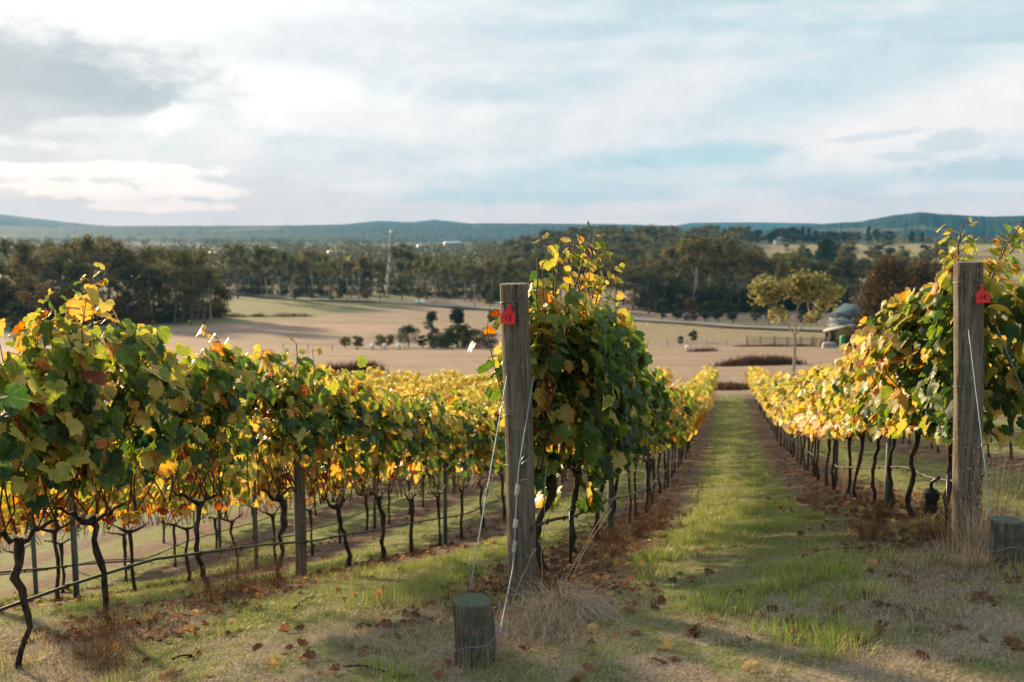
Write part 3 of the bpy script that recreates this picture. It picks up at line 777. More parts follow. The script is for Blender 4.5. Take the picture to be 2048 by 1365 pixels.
    for k in (14, 15, 16, 17, 13, 18, 19, 20, 21, 22, 23, 24):
        if k in rows: y0 = rows[k]['near'][-1] + 1.2
        else: y0 = {13: 9.0, 18: 10.5, 19: 13}.get(k, 36)
        y1 = 62.0 if k >= 14 else 40
        y = y0; n = 0
        while y < y1:
            x = rowx(k)
            if y < 21:
                pool = midg if k in (13, 14) else mid['green'] if (k == 15 and y < 15) else mid['mixed'] if k in (15, 16) else mid['gold']
            elif y < 42: pool = far if (k != 15 or y > 30) else farm
            else: pool = vfar
            me = pool[int(rng.integers(len(pool)))]
            if k in rows: lab = 'golden grapevine farther down ' + rows[k]['far']; g = 'far vines of ' + rows[k]['far']
            elif k == 13: lab = 'yellow grapevine in the row just beyond the post with the smaller tag'; g = 'vines of the row beyond the post with the smaller tag'
            elif k in (18, 19): lab = 'yellow grapevine in the sunlit rows glimpsed between dark trunks'; g = 'vines of the sunlit rows behind the dark row'
            else: lab = 'orange and gold vine top at the low end of the vineyard by the paddock'; g = 'vines at the low end of the vineyard'
            sl = float(np.interp(y, [10, 20, 40, 62], [-.21, -.19, -.14, -.12]))
            put_vine(me, x + rng.normal(0, .03), y, lab, g, 0, rng.uniform(.94, 1.05))
            y += 1.2 * rng.uniform(.93, 1.07) * (1 if k in rows or k == 13 else 1.25); n += 1; count += 1
    print('vines', count)
build_vines()

# ------------------------------------------------------------------ posts, wires, hoses
def post_mesh(rng, h, r, n=40, k=26, lean=(0, 0), bury=.12, cracks=True):
    b = MB(); z = np.concatenate([np.linspace(-bury, h - .012, k), [h - .004, h]]); a = np.arange(n) / n * 2 * np.pi
    rr = np.full(len(z), r) * (1 + .03 * (1 - z / h)); rr[-2] *= .985; rr[-1] *= .95
    g = np.repeat((vnoise(a * 9, a * 0, 1.0, int(rng.integers(99))) - .5)[None], len(z), 0) * .05
    w = (np.stack([vnoise(a * 4, a * 0 + zz * 2.2, 1.0, 4) for zz in z]) - .5) * .05
    R_ = rr[:, None] * (1 + g + w)
    bow = np.sin(z / h * 3.1) * .006
    X = R_ * np.cos(a) + (lean[0] * z + bow)[:, None]; Y = R_ * np.sin(a) + (lean[1] * z)[:, None]; Z = np.repeat(z[:, None], n, 1)
    Z[-2:] += (rng.normal(0, .0015, n))[None]
    V = np.stack([X, Y, Z], -1).reshape(-1, 3); m = len(z); i = np.arange(m - 1)[:, None] * n; j = np.arange(n)[None]; j2 = (j + 1) % n
    Q = np.stack([i + j, i + j2, i + n + j2, i + n + j], -1).reshape(-1, 4)
    V = np.concatenate([V, [[lean[0] * h, lean[1] * h, h + .001]]]); jj = np.arange(n)
    T = np.stack([np.full(n, m * n), (m - 1) * n + jj, (m - 1) * n + (jj + 1) % n], 1)
    return b.add(V, T, Q)


def post_obj(b, name, mt, parent=None):
    o = b.obj(name, mt, parent, True)
    me = o.data
    me.set_sharp_from_angle(angle=R(40))
    return o


def ring_path(r, z, n=40, amp=.004, tilt=0.0, ph=0.0, turns=1.0):
    a = np.linspace(0, 2 * np.pi * turns, int(n * turns)) + ph
    return np.stack([np.cos(a) * r, np.sin(a) * r, z + tilt * np.cos(a) + amp * np.sin(a * 3 + ph) + np.linspace(0, .006, len(a))], 1)


def end_post(x, y, h, r, label, loops, lean, seed):
    rng = np.random.default_rng(seed); z = Hs(x, y)
    e = empty('end_post', (x, y, z), label, 'fence post', 'round end posts of the vine rows')
    post_obj(post_mesh(rng, h, r, lean=lean), 'post_body', M['post'], e)
    for (zz, turns) in loops:
        b = MB(); p = ring_path(r * 1.035, zz, 36, .004, .008, 1.0, turns); p[:, 0] += lean[0] * zz; p[:, 1] += lean[1] * zz
        b.tube(p, .0013, 5)
        a0 = -1.35 + YAW * .5; c = np.array([math.cos(a0) * r * 1.05 + lean[0] * zz, math.sin(a0) * r * 1.05 + lean[1] * zz, zz])
        for q in range(3): b.tube(np.stack([c + [0, -.002, -.006 + q * .005], c + [.006, -.008, .004 + q * .004], c + [.012 * (q - 1), -.004, .016]]), .0016, 4)
        b.obj('wire_loop', M['wire'], e, True)
    return e


def text_mesh(body, size):
    cu = bpy.data.curves.new('txt', 'FONT'); cu.body = body; cu.size = size; cu.align_x = 'CENTER'; cu.align_y = 'CENTER'; cu.extrude = .0006; cu.space_character = 1.12
    o = bpy.data.objects.new('txt', cu); COL.objects.link(o)
    bpy.context.view_layer.update()
    me = bpy.data.meshes.new_from_object(o.evaluated_get(bpy.context.evaluated_depsgraph_get()))
    bpy.data.objects.remove(o); return me


def row_tag(loc, digits, w, tiltr, yawz, label, zr=0.0):
    """an ear tag hung by a nail: narrow neck with a hole, shoulders, square body"""
    e = empty('row_tag', loc, label, 'tag', 'red number tags on the end posts'); e.rotation_euler = (tiltr, zr, yawz)
    s = w
    half = [(.0, .0), (.10, -.01), (.15, -.07), (.16, -.15), (.13, -.22), (.16, -.34), (.24, -.46), (.36, -.55), (.5, -.62), (.505, -.70), (.50, -1.25), (.46, -1.29)]
    P = np.array(half); P = np.concatenate([P, P[:0:-1] * [-1, 1]]) * s
    P = P[::-1]
    b = MB(); n = len(P); bend = lambda p: -.10 * s * (np.abs(p[:, 1]) / (1.29 * s)) ** 2 - .12 * p[:, 0] ** 2 / s
    c = np.array([[0, -.75 * s]]); I = c + (P - c) * .5; A = np.concatenate([P, I, c])
    for sg in (0, 1):
        y = bend(A) + (.0022 if sg else 0)
        V = np.stack([A[:, 0], y, A[:, 1]], 1); j = np.arange(n); k = (j + 1) % n
        Q = np.stack([j, k, n + k, n + j], 1); T = np.stack([n + j, n + k, np.full(n, 2 * n)], 1)
        if sg: Q = Q[:, ::-1]; T = T[:, ::-1]
        b.add(V, T, Q)
    j = np.arange(n); k = (j + 1) % n; o0 = 2 * n + 1
    b.Q.append(np.stack([j, o0 + j, o0 + k, k], 1))
    pl = b.obj('plate', M['red'], e, True); pl.data.set_sharp_from_angle(angle=R(50))
    st = MB(); a = np.linspace(0, 2 * np.pi, 17)
    st.tube(np.stack([np.cos(a) * .05 * s, np.full(17, -.004), -.13 * s + np.sin(a) * .05 * s], 1), .02 * s, 6); st.obj('collar', M['red'], e, True)
    nl = MB(); nl.tube([(0, .02, -.13 * s), (0, -.006, -.13 * s), (0, -.0085, -.13 * s)], [.004, .004, .007], 8); nl.obj('nail', M['steel'], e, True)
    me = text_mesh(digits, .50 * s); me.materials.clear(); me.materials.append(M['ink'])
    t = bpy.data.objects.new('number', me); COL.objects.link(t); t.parent = e
    t.location = (0.0, -.0405 * s - .0022, -.90 * s); t.rotation_euler = (R(90) - .145, 0, 0); t.scale = (.9, 1.12, 1)
    return e


def cable(name, pts, r, mt, label, knots=(), tails=(), sag=0.0):
    P = np.array(pts, float); t = np.linspace(0, 1, 14); Q = P[0] * (1 - t)[:, None] + P[-1] * t[:, None] if len(P) == 2 else np.stack([np.interp(np.linspace(0, len(P) - 1, 20), np.arange(len(P)), P[:, i]) for i in range(3)], 1)
    if len(P) == 2: Q[:, 2] -= sag * np.sin(t * np.pi)
    b = MB(); b.tube(Q, r, 6); o = b.obj(name, mt, None, True); tag(o, label, 'wire', 'anchor wires of the end posts')
    for (f, L, rr, mm, nm) in knots:
        i = f * (len(Q) - 1); c = Q[int(i)] * (1 - i % 1) + Q[min(int(i) + 1, len(Q) - 1)] * (i % 1); d = nrm((Q[-1] - Q[0])[None])[0]
        s = np.linspace(0, 1, 60); u = nrm(np.cross(d, [1, 0, 0])[None])[0]; w = np.cross(d, u)
        H_ = c + d * ((s - .5) * L)[:, None] + (u * np.cos(s * 46)[:, None] + w * np.sin(s * 46)[:, None]) * (rr * (.55 + .45 * np.sin(s * 9 + 1) ** 2))[:, None]
        kb = MB(); kb.tube(H_, rr * .55, 5); kb.obj(nm, mm, o, True)
    for (f, v) in tails:
        c = Q[int(f * (len(Q) - 1))]; kb = MB(); v = np.array(v); kb.tube(np.stack([c, c + v * .5 + [0, 0, .006], c + v]), r * .7, 4); kb.obj('loose_end', mt, o, True)
    return o


def build_posts():
    rng = np.random.default_rng(3)
    P15 = (-1.2, 5.72); P14 = (1.5, 6.66)
    h15 = 1.27 - Hs(*P15); h14 = 1.385 - Hs(*P14)
    end_post(*P15, h15, .083, 'weathered round end post in the middle carrying the larger red tag', [(h15 - .105, 2.2), (1.14, 1.6), (.84, 1.1), (.30, 1.3)], (-.03, 0), 11)
    end_post(*P14, h14, .084, 'weathered round end post with the smaller red tag, wrapped in vine leaves', [(h14 - .12, 1.6), (1.02, 1.1), (.68, 1.1), (.28, 1.1)], (-.042, .0), 12)
    z15 = Hs(*P15); z14 = Hs(*P14)
    # tags face the camera side of each post
    def on_post(P, z0, zz, ang, r=.088):
        return (P[0] + math.sin(ang) * r, P[1] - math.cos(ang) * r, z0 + zz)
    lo = on_post(P15, z15, h15 - .112, -.235); lo = (lo[0] - .03 * h15 + .013, lo[1], lo[2]); row_tag(lo, '15', .092, R(-3), -.20, 'larger red plastic tag printed 15 nailed to the central weathered post', R(2))
    lo = on_post(P14, z14, h14 - .135, .42); lo = (lo[0] - .042 * h14 + .028, lo[1], lo[2]); row_tag(lo, '14', .088, R(-4), .25, 'smaller red plastic tag printed 14 nailed to the leaf wrapped post', R(-5))
    # anchor stumps
    for (x, y, h, r, ln, lab, mossy) in ((-1.17, 4.46, .31, .095, (-.05, -.02), 'short dark anchor stump with a furry mossy top, in front of the central post', 1), (1.52, 5.84, .245, .085, (.0, 0), 'short sawn anchor stump with visible growth rings in tall dry grass', 1)):
        e = empty('anchor_stump', (x, y, Hs(x, y)), lab, 'stump', 'anchor stumps before the end posts')
        post_obj(post_mesh(rng, h, r, 40, 16, ln), 'stump_body', M['post_moss'], e)
        if ln[0]:
            c = MB(); n = 900; a = rng.uniform(0, 6.28, n); q = np.sqrt(rng.random(n)) * r * .95
            p0 = np.stack([np.cos(a) * q + ln[0] * h, np.sin(a) * q + ln[1] * h, np.full(n, h)], 1)
            add_blades(c, rng, p0, rng.uniform(.004, .011, n), .0011, rng.normal(0, .8, n), rng.uniform(.1, .35, n)); c.obj('moss_cap', M['grass'], e)
        b = MB(); p = ring_path(r * 1.04, .10, 36, .01, .03, .5, 1.4); b.tube(p, .0025, 5); b.obj('wire_loop', M['wire_blue'], e, True)
    s15 = (-1.17, 4.52); s14 = (1.52, 5.84)
    zs = Hs(*s15); zt = Hs(*s14)
    cable('anchor_wire', [(-1.285, 5.70, z15 + 1.42), (-1.235, 4.60, zs + .30)], .0032, M['wire_blue'], 'thin taut wire from the left side of the central post down behind the mossy stump', [(.60, .05, .006, M['wire'], 'wire_splice')])
    cable('anchor_wire', [(-1.125, 5.66, z15 + 1.38), (-1.165, 5.42, z15 + .86), (-1.135, 5.15, z15 + .40), (-1.075, 4.56, zs + .10)], .0036, M['wire_blue'], 'blue grey wire with corded knots crossing the front of the central post', [(.40, .07, .010, M['twine'], 'cord_knot'), (.52, .05, .010, M['twine'], 'cord_knot'), (.60, .07, .009, M['twine'], 'cord_knot')], [(.36, (.055, -.02, .05)), (.38, (.06, -.01, .02)), (.36, (.03, -.01, .07))])
    cable('anchor_wire', [(1.425, 6.56, z14 + 1.38), (1.49, 5.93, zt + .05)], .0032, M['wire_blue'], 'thin wire slanting across the front of the leaf wrapped post to its stump', [(.55, .02, .005, M['wire'], 'wire_splice')])
    cable('anchor_wire', [(1.60, 6.64, z14 + 1.40), (1.83, 6.75, z14 + .92), (1.90, 6.72, z14 + .16)], .0035, M['wire_blue'], 'pale wire with a blue tensioner hanging just outside the leaf wrapped post', [(.25, .03, .006, M['wire'], 'wire_splice'), (.74, .03, .011, M['wire_blue'], 'tensioner')], [(.74, (.12, .02, .08))])
    # intermediate posts
    for (x, y, h, r, lab) in ((-6.62, 7.5, 2.0, .06, 'round wooden trellis post at the very edge, behind the dark shaded row'), (-3.9, 8.42, 2.02, .052, 'round wooden trellis post rising through the dark shaded row')):
        e = empty('trellis_post', (x, y, Hs(x, y)), lab, 'post', 'wooden trellis posts in the vine rows'); post_obj(post_mesh(rng, h, r, 28, 14, (-.006, 0)), 'post_body', M['post'], e)
        b = MB(); b.tube(ring_path(r * 1.04, 1.1, 30, .003, .006, .4, 1.2), .0018, 5); b.obj('wire_loop', M['wire'], e, True)
    proto = None
    def steel(x, y, h, lab, g):
        nonlocal proto
        if proto is None:
            b = MB(); w = .028; tt = .004       # rolled steel U channel with holes punched as clips
            b.box((-w, 0, -.2), (w, tt, 1)); b.box((-w, -.022, -.2), (-w + tt, -.0002, 1)); b.box((w - tt, -.022, -.2), (w, -.0002, 1))
            proto = (b.mesh('channel', M['steel']),)
            c = MB(); c.box((-.034, -.01, 0), (-.0285, .012, .02)); proto += (c.mesh('wire_clip', M['steel']),)
        e = empty('steel_stake', (x, y, Hs(x, y)), lab, 'stake', g)
        o = bpy.data.objects.new('channel', proto[0]); COL.objects.link(o); o.parent = e; o.scale = (1, 1, h); o.rotation_euler = (0, 0, .4)
        for zz in (.75, 1.15, 1.5):
            c = bpy.data.objects.new('wire_clip', proto[1]); COL.objects.link(c); c.parent = e; c.location = (0, 0, zz)
        return e
    for (k, ys, lab) in ((16, (13.1, 17.8, 23, 29), 'grey steel stake in the dark shaded row'), (17, (8.75, 12.7, 17.5, 23), 'grey steel stake in the row under the dark canopy'), (15, (9.95, 14.6, 19.5, 25), 'grey steel stake behind the central post'), (14, (10.1, 14.9, 20, 26), 'grey steel stake in the golden row'), (13, (10.6, 15), 'grey steel stake beyond the leaf wrapped post'), (18, (11.5, 16.5), 'grey steel stake two rows behind the dark canopy')):
        for q, y in enumerate(ys): steel(rowx(k) + .03, y, 1.9, lab + (', nearest one' if q == 0 else ', farther down'), 'steel stakes ' + lab.split('stake ')[1])
    # drip hoses and trellis wires follow the ground
    def along(k, y0, y1, h, wob=.0, seed=0, step=.3):
        y = np.arange(y0, y1, step); x = np.full(len(y), rowx(k)) + (vnoise(y, y * 0, 2.1, seed) - .5) * wob
        z = H(x, y, False) + h + (vnoise(y, y * 0, 1.3, seed + 5) - .5) * wob * 1.2; return np.stack([x, y, z], 1)
    dripper = MB().tube([(0, -.012, 0), (0, .012, 0)], .0145, 7).tube([(0, 0, -.008), (0, 0, -.024)], .006, 5).mesh('dripper', M['black'])
    hose = {16: (1.2, 'black drip hose slung low along the dark shaded row'), 17: (6.5, 'black drip hose along the row under the dark canopy'), 15: (5.95, 'black drip hose tied to trunks behind the central post'), 14: (6.9, 'grey drip hose sagging along the golden row to the leaf wrapped post'), 13: (7.6, 'thin drip hose in the row beyond the leaf wrapped post'), 18: (9, 'drip hose in the sunlit grass two rows behind the dark canopy')}
    for k, (y0, lab) in hose.items():
        P = along(k, y0, 40, .42, .09, k); P[:, 0] += .035
        b = MB(); b.tube(P, .0105, 7); o = b.obj('drip_hose', M['hose'], None, True); tag(o, lab, 'hose', 'drip irrigation hoses')
        for y in np.arange(y0 + .3, 15, .62):
            i = np.argmin(np.abs(P[:, 1] - y))
            q = bpy.data.objects.new('dripper', dripper); COL.objects.link(q); q.parent = o; q.location = P[i]
    for k, y0 in ((16, 1.2), (15, 5.75), (14, 6.7), (17, 6.5)):
        for h, nm in ((.80, 'lowest'), (1.10, 'second'), (1.40, 'third'), (1.75, 'topmost')):
            for sx in ((-.0,) if h < 1 else (.09,)):
                P = along(k, y0, 34, h, 0); P[:, 0] += sx * np.clip((P[:, 1] - y0) / 1.0, 0, 1)
                b = MB(); b.tube(P, .0016, 4); o = b.obj('trellis_wire', M['wire'], None, True)
                tag(o, f'{nm} trellis wire of ' + {16: 'the dark shaded row', 15: 'the row behind the central post', 14: 'the golden row at the leaf wrapped post', 17: 'the row under the dark canopy'}[k], 'wire', 'trellis wires')
    # black irrigation fittings
    for (x, y, lab) in ((-1.08, 6.80, 'thin black hose stake beside the first trunk behind the central post'), (1.47, 7.12, 'thin black hose stake beside the filter canister')):
        e = empty('hose_stake', (x, y, Hs(x, y)), lab, 'stake', 'black hose stakes')
        b = MB(); b.tube([(0, 0, -.1), (0, 0, .2), (0, 0, .43)], [.009, .011, .012], 8); b.obj('rod', M['black'], e, True)
        c = MB(); a = np.linspace(-.6, 3.8, 12); c.tube(np.stack([np.cos(a) * .016, a * 0, .44 + np.sin(a) * .016], 1), .004, 5); c.obj('hook', M['black'], e, True)
    x, y = 1.42, 7.42; e = empty('irrigation_filter', (x, y, Hs(x, y)), 'black ribbed irrigation filter canister hanging by the trunks of the leaf wrapped post', 'filter')
    b = MB(); z = np.array([.14, .142, .15, .16, .17, .18, .19, .20, .21, .22, .23, .235]); rr = np.array([.02, .046, .05, .047, .05, .047, .05, .047, .05, .047, .05, .048]); b.tube(np.stack([z * 0, z * 0, z], 1), rr, 22); b.obj('canister', M['black'], e, True).data.set_sharp_from_angle(angle=R(35))
    c = MB(); z = np.array([.235, .24, .29, .30, .315]); c.tube(np.stack([z * 0, z * 0, z], 1), [.055, .06, .06, .05, .02], 22); c.obj('lid', M['black'], e, True).data.set_sharp_from_angle(angle=R(35))
    d = MB(); d.tube([(0, 0, .30), (0, 0, .36), (.03, -.1, .42)], .012, 8); d.obj('hose_stub', M['black'], e, True)

# ------------------------------------------------------------------ blades
def add_blades(mb, rng, pos, h, w, lean, tint, seg=2, az=None):
    """curved tapering blades; lean = how far the tip bows over (rad)"""
    n = len(pos)
    if n == 0: return
    az = rng.uniform(0, 2 * np.pi, n) if az is None else az
    h = np.broadcast_to(h, (n,)); w = np.broadcast_to(w, (n,)); lean = np.broadcast_to(np.abs(lean), (n,))
    d = np.stack([np.cos(az), np.sin(az), 0 * az], 1); s = np.stack([-np.sin(az), np.cos(az), 0 * az], 1)
    rows = []
    for t in np.linspace(0, 1, seg + 1):
        th = lean * (.35 + .65 * t); c = pos + d * (h * t * np.sin(th))[:, None]; c[:, 2] += h * t * np.cos(th)
        if t == 1: rows.append(c[:, None])
        else:
            q = (w * (1 - t * .55) * .5)[:, None] * s; rows.append(np.stack([c - q, c + q], 1))
    V = np.concatenate(rows, 1); k = 2 * seg + 1; o = (np.arange(n) * k)[:, None]
    Q = np.concatenate([np.array([[2 * i, 2 * i + 1, 2 * i + 3, 2 * i + 2]]) + o for i in range(seg - 1)]) if seg > 1 else None
    T = np.array([[2 * seg - 2, 2 * seg - 1, 2 * seg]]) + o
    g = np.linspace(0, .10, k)[None] + np.broadcast_to(tint, (n,))[:, None]
    mb.add(V.reshape(-1, 3), T, Q, tint=np.clip(g, 0, 1).ravel())


def bed_dist(x):
    t = (x - ROW0) / PITCH_R; return np.abs(t - np.round(t)) * PITCH_R


def in_view(x, y, m=3.0):
    cx = x * math.cos(YAW) + y * math.sin(YAW); cy = y * math.cos(YAW) - x * math.sin(YAW)
    b = np.degrees(np.arctan2(cx, cy)); return (np.abs(b) < 27.3 + m) & (cy > 2.6)


def greenness(x, y):
    """how lush the turf is at a spot: 0 bare or straw, 1 thick green"""
    g = fbm(x, y, .85, 61, 4); g2 = fbm(x, y, .28, 71, 3)
    lush = sstep(g * .62 + g2 * .38, .43, .57)
    head = sstep(y, 6.4, 5.2)
    straw = sstep(fbm(x + 3, y, 1.3, 83, 4), .42, .55) * head
    bed = sstep(bed_dist(x) + (g - .5) * .6, .50, .78); bed = bed * (1 - head) + head
    base = lush * (1 - head) * .6 + .4 * (1 - head) + lush * head
    return base * bed * (1 - .85 * straw), straw, bed


def build_grass():
    rng = np.random.default_rng(5)
    # tufts near the camera
    mb = MB(); n = 38000
    r = np.sqrt(rng.uniform(2.9 ** 2, 10.5 ** 2, n)); a = np.radians(rng.uniform(-30, 30, n)) - YAW
    x = r * np.sin(a); y = r * np.cos(a); g, straw, bed = greenness(x, y)
    k = rng.random(n) < .10 + g ** 1.1 * .9; x, y, g, straw = x[k], y[k], g[k], straw[k]
    big = fbm(x, y, .5, 97, 3); nb = rng.integers(6, 16, len(x)); idx = np.repeat(np.arange(len(x)), nb); m = len(idx)
    off = rng.normal(0, .028, (m, 2)); X = x[idx] + off[:, 0]; Y = y[idx] + off[:, 1]
    az = np.arctan2(off[:, 1], off[:, 0]) + rng.normal(0, .5, m)
    hh = (.022 + .068 * sstep(big[idx], .46, .70)) * rng.uniform(.5, 1.35, m)
    ti = .27 + .24 * fbm(X, Y, .6, 53, 3) + rng.normal(0, .09, m) + .3 * straw[idx]
    ti = np.where(rng.random(m) < .12, ti + .4, ti)
    add_blades(mb, rng, np.stack([X, Y, H(X, Y) - .006], 1), hh, .0036 + .0012 * (np.hypot(X, Y) / 6), rng.uniform(.15, 1.1, m), ti, 2, az)
    # low clover-like cover
    n = 60000; r = np.sqrt(rng.uniform(2.9 ** 2, 8 ** 2, n)); a = np.radians(rng.uniform(-30, 30, n)) - YAW; X = r * np.sin(a); Y = r * np.cos(a)
    g, straw, bed = greenness(X, Y); k = rng.random(n) < .15 + .75 * g; X, Y = X[k], Y[k]; m = len(X)
    add_blades(mb, rng, np.stack([X, Y, H(X, Y) - .003], 1), rng.uniform(.012, .03, m), .007, rng.uniform(.6, 1.4, m), .22 + rng.normal(0, .12, m), 1)
    o = mb.obj('grass', M['grass']); tag(o, kind='stuff')
    # the alleys, to the end of the rows
    mb = MB()
    for k, cnt, y0, y1 in ((14.5, 60000, 9.5, 62), (15.5, 45000, 7.5, 45), (16.5, 34000, 7.5, 30), (17.5, 30000, 8, 34), (18.5, 20000, 9, 34), (13.5, 16000, 8, 30)):
        xc = ROW0 + PITCH_R * (15 - k); u = rng.random(cnt); Y = 1 / (1 / y0 + u * (1 / y1 - 1 / y0)); X = xc + rng.uniform(-1.2, 1.2, cnt)
        kk = in_view(X, Y, 1.0); X, Y = X[kk], Y[kk]; g, straw, bed = greenness(X, Y); q = rng.random(len(X)) < bed * (.35 + .65 * g); X, Y = X[q], Y[q]; m = len(X)
        dist = np.hypot(X, Y); big = fbm(X, Y, .7, 97, 3)
        add_blades(mb, rng, np.stack([X, Y, H(X, Y) - .01], 1), (.030 + .055 * sstep(big, .45, .68)) * rng.uniform(.5, 1.4, m), .0045 * np.maximum(1, dist / 7), rng.uniform(.1, .9, m), .30 + .38 * (fbm(X, Y, .9, 53, 4) - .2) + rng.normal(0, .12, m) + np.where(rng.random(m) < .1, .35, 0), 2)
    o = mb.obj('grass', M['grass']); tag(o, kind='stuff')
    # dead straw lying flat and standing stubble
    mb = MB(); n = 190000; r = np.sqrt(rng.uniform(2.8 ** 2, 9 ** 2, n)); a = np.radians(rng.uniform(-30, 30, n)) - YAW; X = r * np.sin(a); Y = r * np.cos(a)
    g, straw, bed = greenness(X, Y); pr = .20 + .75 * straw + .35 * (1 - g); k = rng.random(n) < pr * .75; X, Y, straw = X[k], Y[k], straw[k]; m = len(X)
    stand = rng.random(m) < .2 + .35 * straw
    lean = np.where(stand, rng.uniform(.1, .8, m), rng.uniform(1.25, 1.62, m)); hh = np.where(stand, rng.uniform(.015, .065, m), rng.uniform(.02, .09, m))
    add_blades(mb, rng, np.stack([X, Y, H(X, Y) + np.where(stand, -.004, rng.uniform(.001, .010, m))], 1), hh, .0022, lean, np.clip(.46 + .20 * straw + rng.normal(0, .27, m), 0, 1), 2)
    o = mb.obj('dry_grass', M['straw']); tag(o, kind='stuff')


def build_litter():
    """fallen leaves: the ones that show large are things, the rest is litter"""
    rng = np.random.default_rng(21)
    mb = MB(); P = []
    n = 6500; k = rng.choice([13, 14, 15, 16, 17, 18], n, p=[.06, .27, .30, .22, .10, .05]); Y = 1 / (1 / 5.2 + rng.random(n) * (1 / 48 - 1 / 5.2)); X = ROW0 + PITCH_R * (15 - k) + rng.normal(0, .36, n)
    q = in_view(X, Y, 1) & ((Y > 6.6) | (k != 14)); X, Y = X[q], Y[q]
    X2 = rng.uniform(-5, 5, 350); Y2 = rng.uniform(3, 9, 350); q = in_view(X2, Y2, 1) & (fbm(X2, Y2, .8, 7, 3) > .5); X = np.concatenate([X, X2[q]]); Y = np.concatenate([Y, Y2[q]])
    n = len(X); pos = np.stack([X, Y, H(X, Y) + rng.uniform(.004, .02, n)], 1)
    nor = np.stack([rng.normal(0, .35, n), rng.normal(0, .35, n), np.ones(n)], 1); a = rng.uniform(0, 6.28, n); tip = np.stack([np.cos(a), np.sin(a), 0 * a], 1)
    ti = np.where(rng.random(n) < .72, rng.uniform(.88, 1.0, n), rng.uniform(.70, .88, n))
    add_leaves(mb, rng, pos, nor, tip, rng.uniform(.035, .07, n), ti, 1)
    o = mb.obj('leaf_litter', M['leaf_dry']); tag(o, kind='stuff')
    # single leaves
    def leaf(u, v, tint, size, label, up=.0, group=None, yawa=None):
        x, y, z = hit(u, v); b = MB()
        nn = np.array([[rng.normal(0, .3), rng.normal(0, .3) - up, 1.0]]); an = rng.uniform(0, 6.28) if yawa is None else yawa
        LT0 = np.array([[math.cos(an), math.sin(an), 0.05]])
        size *= .64
        add_leaves(b, rng, np.array([[-math.cos(an) * size * .4, -math.sin(an) * size * .4, 0.0]]), nn, LT0, np.array([size]), np.array([tint]), 0)
        stx = np.array([[-math.cos(an) * size * .4, -math.sin(an) * size * .4, 0.0]]); b2 = np.concatenate([stx, stx + [[-math.cos(an) * .03, -math.sin(an) * .03, .008]], stx + [[-math.cos(an + .4) * .06, -math.sin(an + .4) * .06, .004]]])
        o = b.obj('fallen_leaf', M['leaf_dry'], None, True); o.location = (x, y, z + .012 + size * .05)
        tag(o, label, 'leaf', group)
        s = MB(); s.tube(b2, .0013, 4); s.obj('stalk', M['cane'], o, True)
        return o
    leaf(1503, 1347, .70, .115, 'cream yellow fallen leaf lying alone at the lower edge on pale dry grass', .5, None, 1.2)
    leaf(1332, 1302, .76, .10, 'yellow fallen leaf curled up on the dry grass right of the mossy stump', .6)
    leaf(1385, 1272, .84, .11, 'orange brown fallen leaf folded along its midrib in the green tufts', .5)
    leaf(1187, 1268, .72, .12, 'pale tan fallen leaf beside the straw clump of the central post', .2)
    leaf(1262, 1228, .86, .11, 'orange fallen leaf on the bare strip beside the straw clump', .4)
    leaf(1700, 1073, .72, .11, 'pale fallen leaf by the bare patch before the leaf wrapped post', .6)
    leaf(1762, 1078, .70, .13, 'cream fallen leaf lit at the edge of the dry grass before the leaf wrapped post', .6)
    leaf(1792, 1070, .74, .12, 'yellow tan fallen leaf overlapping the cream one before the leaf wrapped post', .6)
    leaf(1745, 1135, .76, .12, 'yellow fallen leaf standing on edge in the short turf of the headland', .7)
    leaf(1690, 1142, .97, .11, 'dark red brown fallen leaf crumpled on the headland turf', .3)
    leaf(1760, 1215, .96, .12, 'rusty fallen leaf in two curled pieces on the straw', .3)
    leaf(1755, 1272, .92, .10, 'orange red fallen leaf flat on the low turf', .2)
    leaf(1960, 1205, .93, .14, 'long rusty red fallen leaf right of the sawn stump', .2)
    leaf(2030, 1168, .93, .15, 'red brown fallen leaf in front of the sawn stump', .3)
    leaf(2035, 1295, .91, .14, 'orange red fallen leaf at the far corner of the headland', .3)
    leaf(1398, 1103, .72, .12, 'pale yellow fallen leaf flat on the alley mouth', .2)
    leaf(1420, 1150, .94, .12, 'rust red fallen leaf on dark turf at the alley mouth', .3)
    leaf(740, 1265, .74, .11, 'yellow fallen leaf propped among green tufts left of the mossy stump', .7)
    leaf(783, 1257, .93, .11, 'dark red fallen leaf next to the yellow one left of the mossy stump', .4)
    leaf(825, 1235, .95, .11, 'crumpled dark red fallen leaf in the turf behind the mossy stump', .5)
    leaf(760, 1205, .82, .12, 'orange fallen leaf on the bank left of the central post', .5)
    leaf(545, 1340, .73, .10, 'tan fallen leaf curled upward on the bare ground near the lower edge', .6)
    leaf(612, 1325, .92, .12, 'long orange brown fallen leaf on bare ground near the lower edge', .3)
    leaf(462, 1248, .70, .12, 'bright yellow backlit fallen leaf standing among dry weeds', .9)
    leaf(228, 1305, .78, .13, 'tan fallen leaf leaning upright at the foot of a dark trunk', .9)
    leaf(340, 1362, .80, .15, 'large tan fallen leaf at the lower edge under the dark shaded row', .5)
    leaf(160, 1318, .93, .12, 'bright red fallen leaf standing in dead weeds', .8)
    leaf(1238, 1140, .74, .12, 'yellow fallen leaf caught in brown weeds behind the central post', .8)
    leaf(1590, 1275, .95, .09, 'small rust fallen leaf on the open turf', .3)
    # the many look-alike dark red ones
    spots = []
    for _ in range(4000):
        if len(spots) >= 60: break
        u = rng.uniform(0, 2048); v = rng.uniform(1090, 1364)
        x, y, z = hit(u, v) if False else (0, 0, 0)
        w = 1.0 if (u < 900 and v > 1180) else .5
        if rng.random() < w * .35: spots.append((u, v))
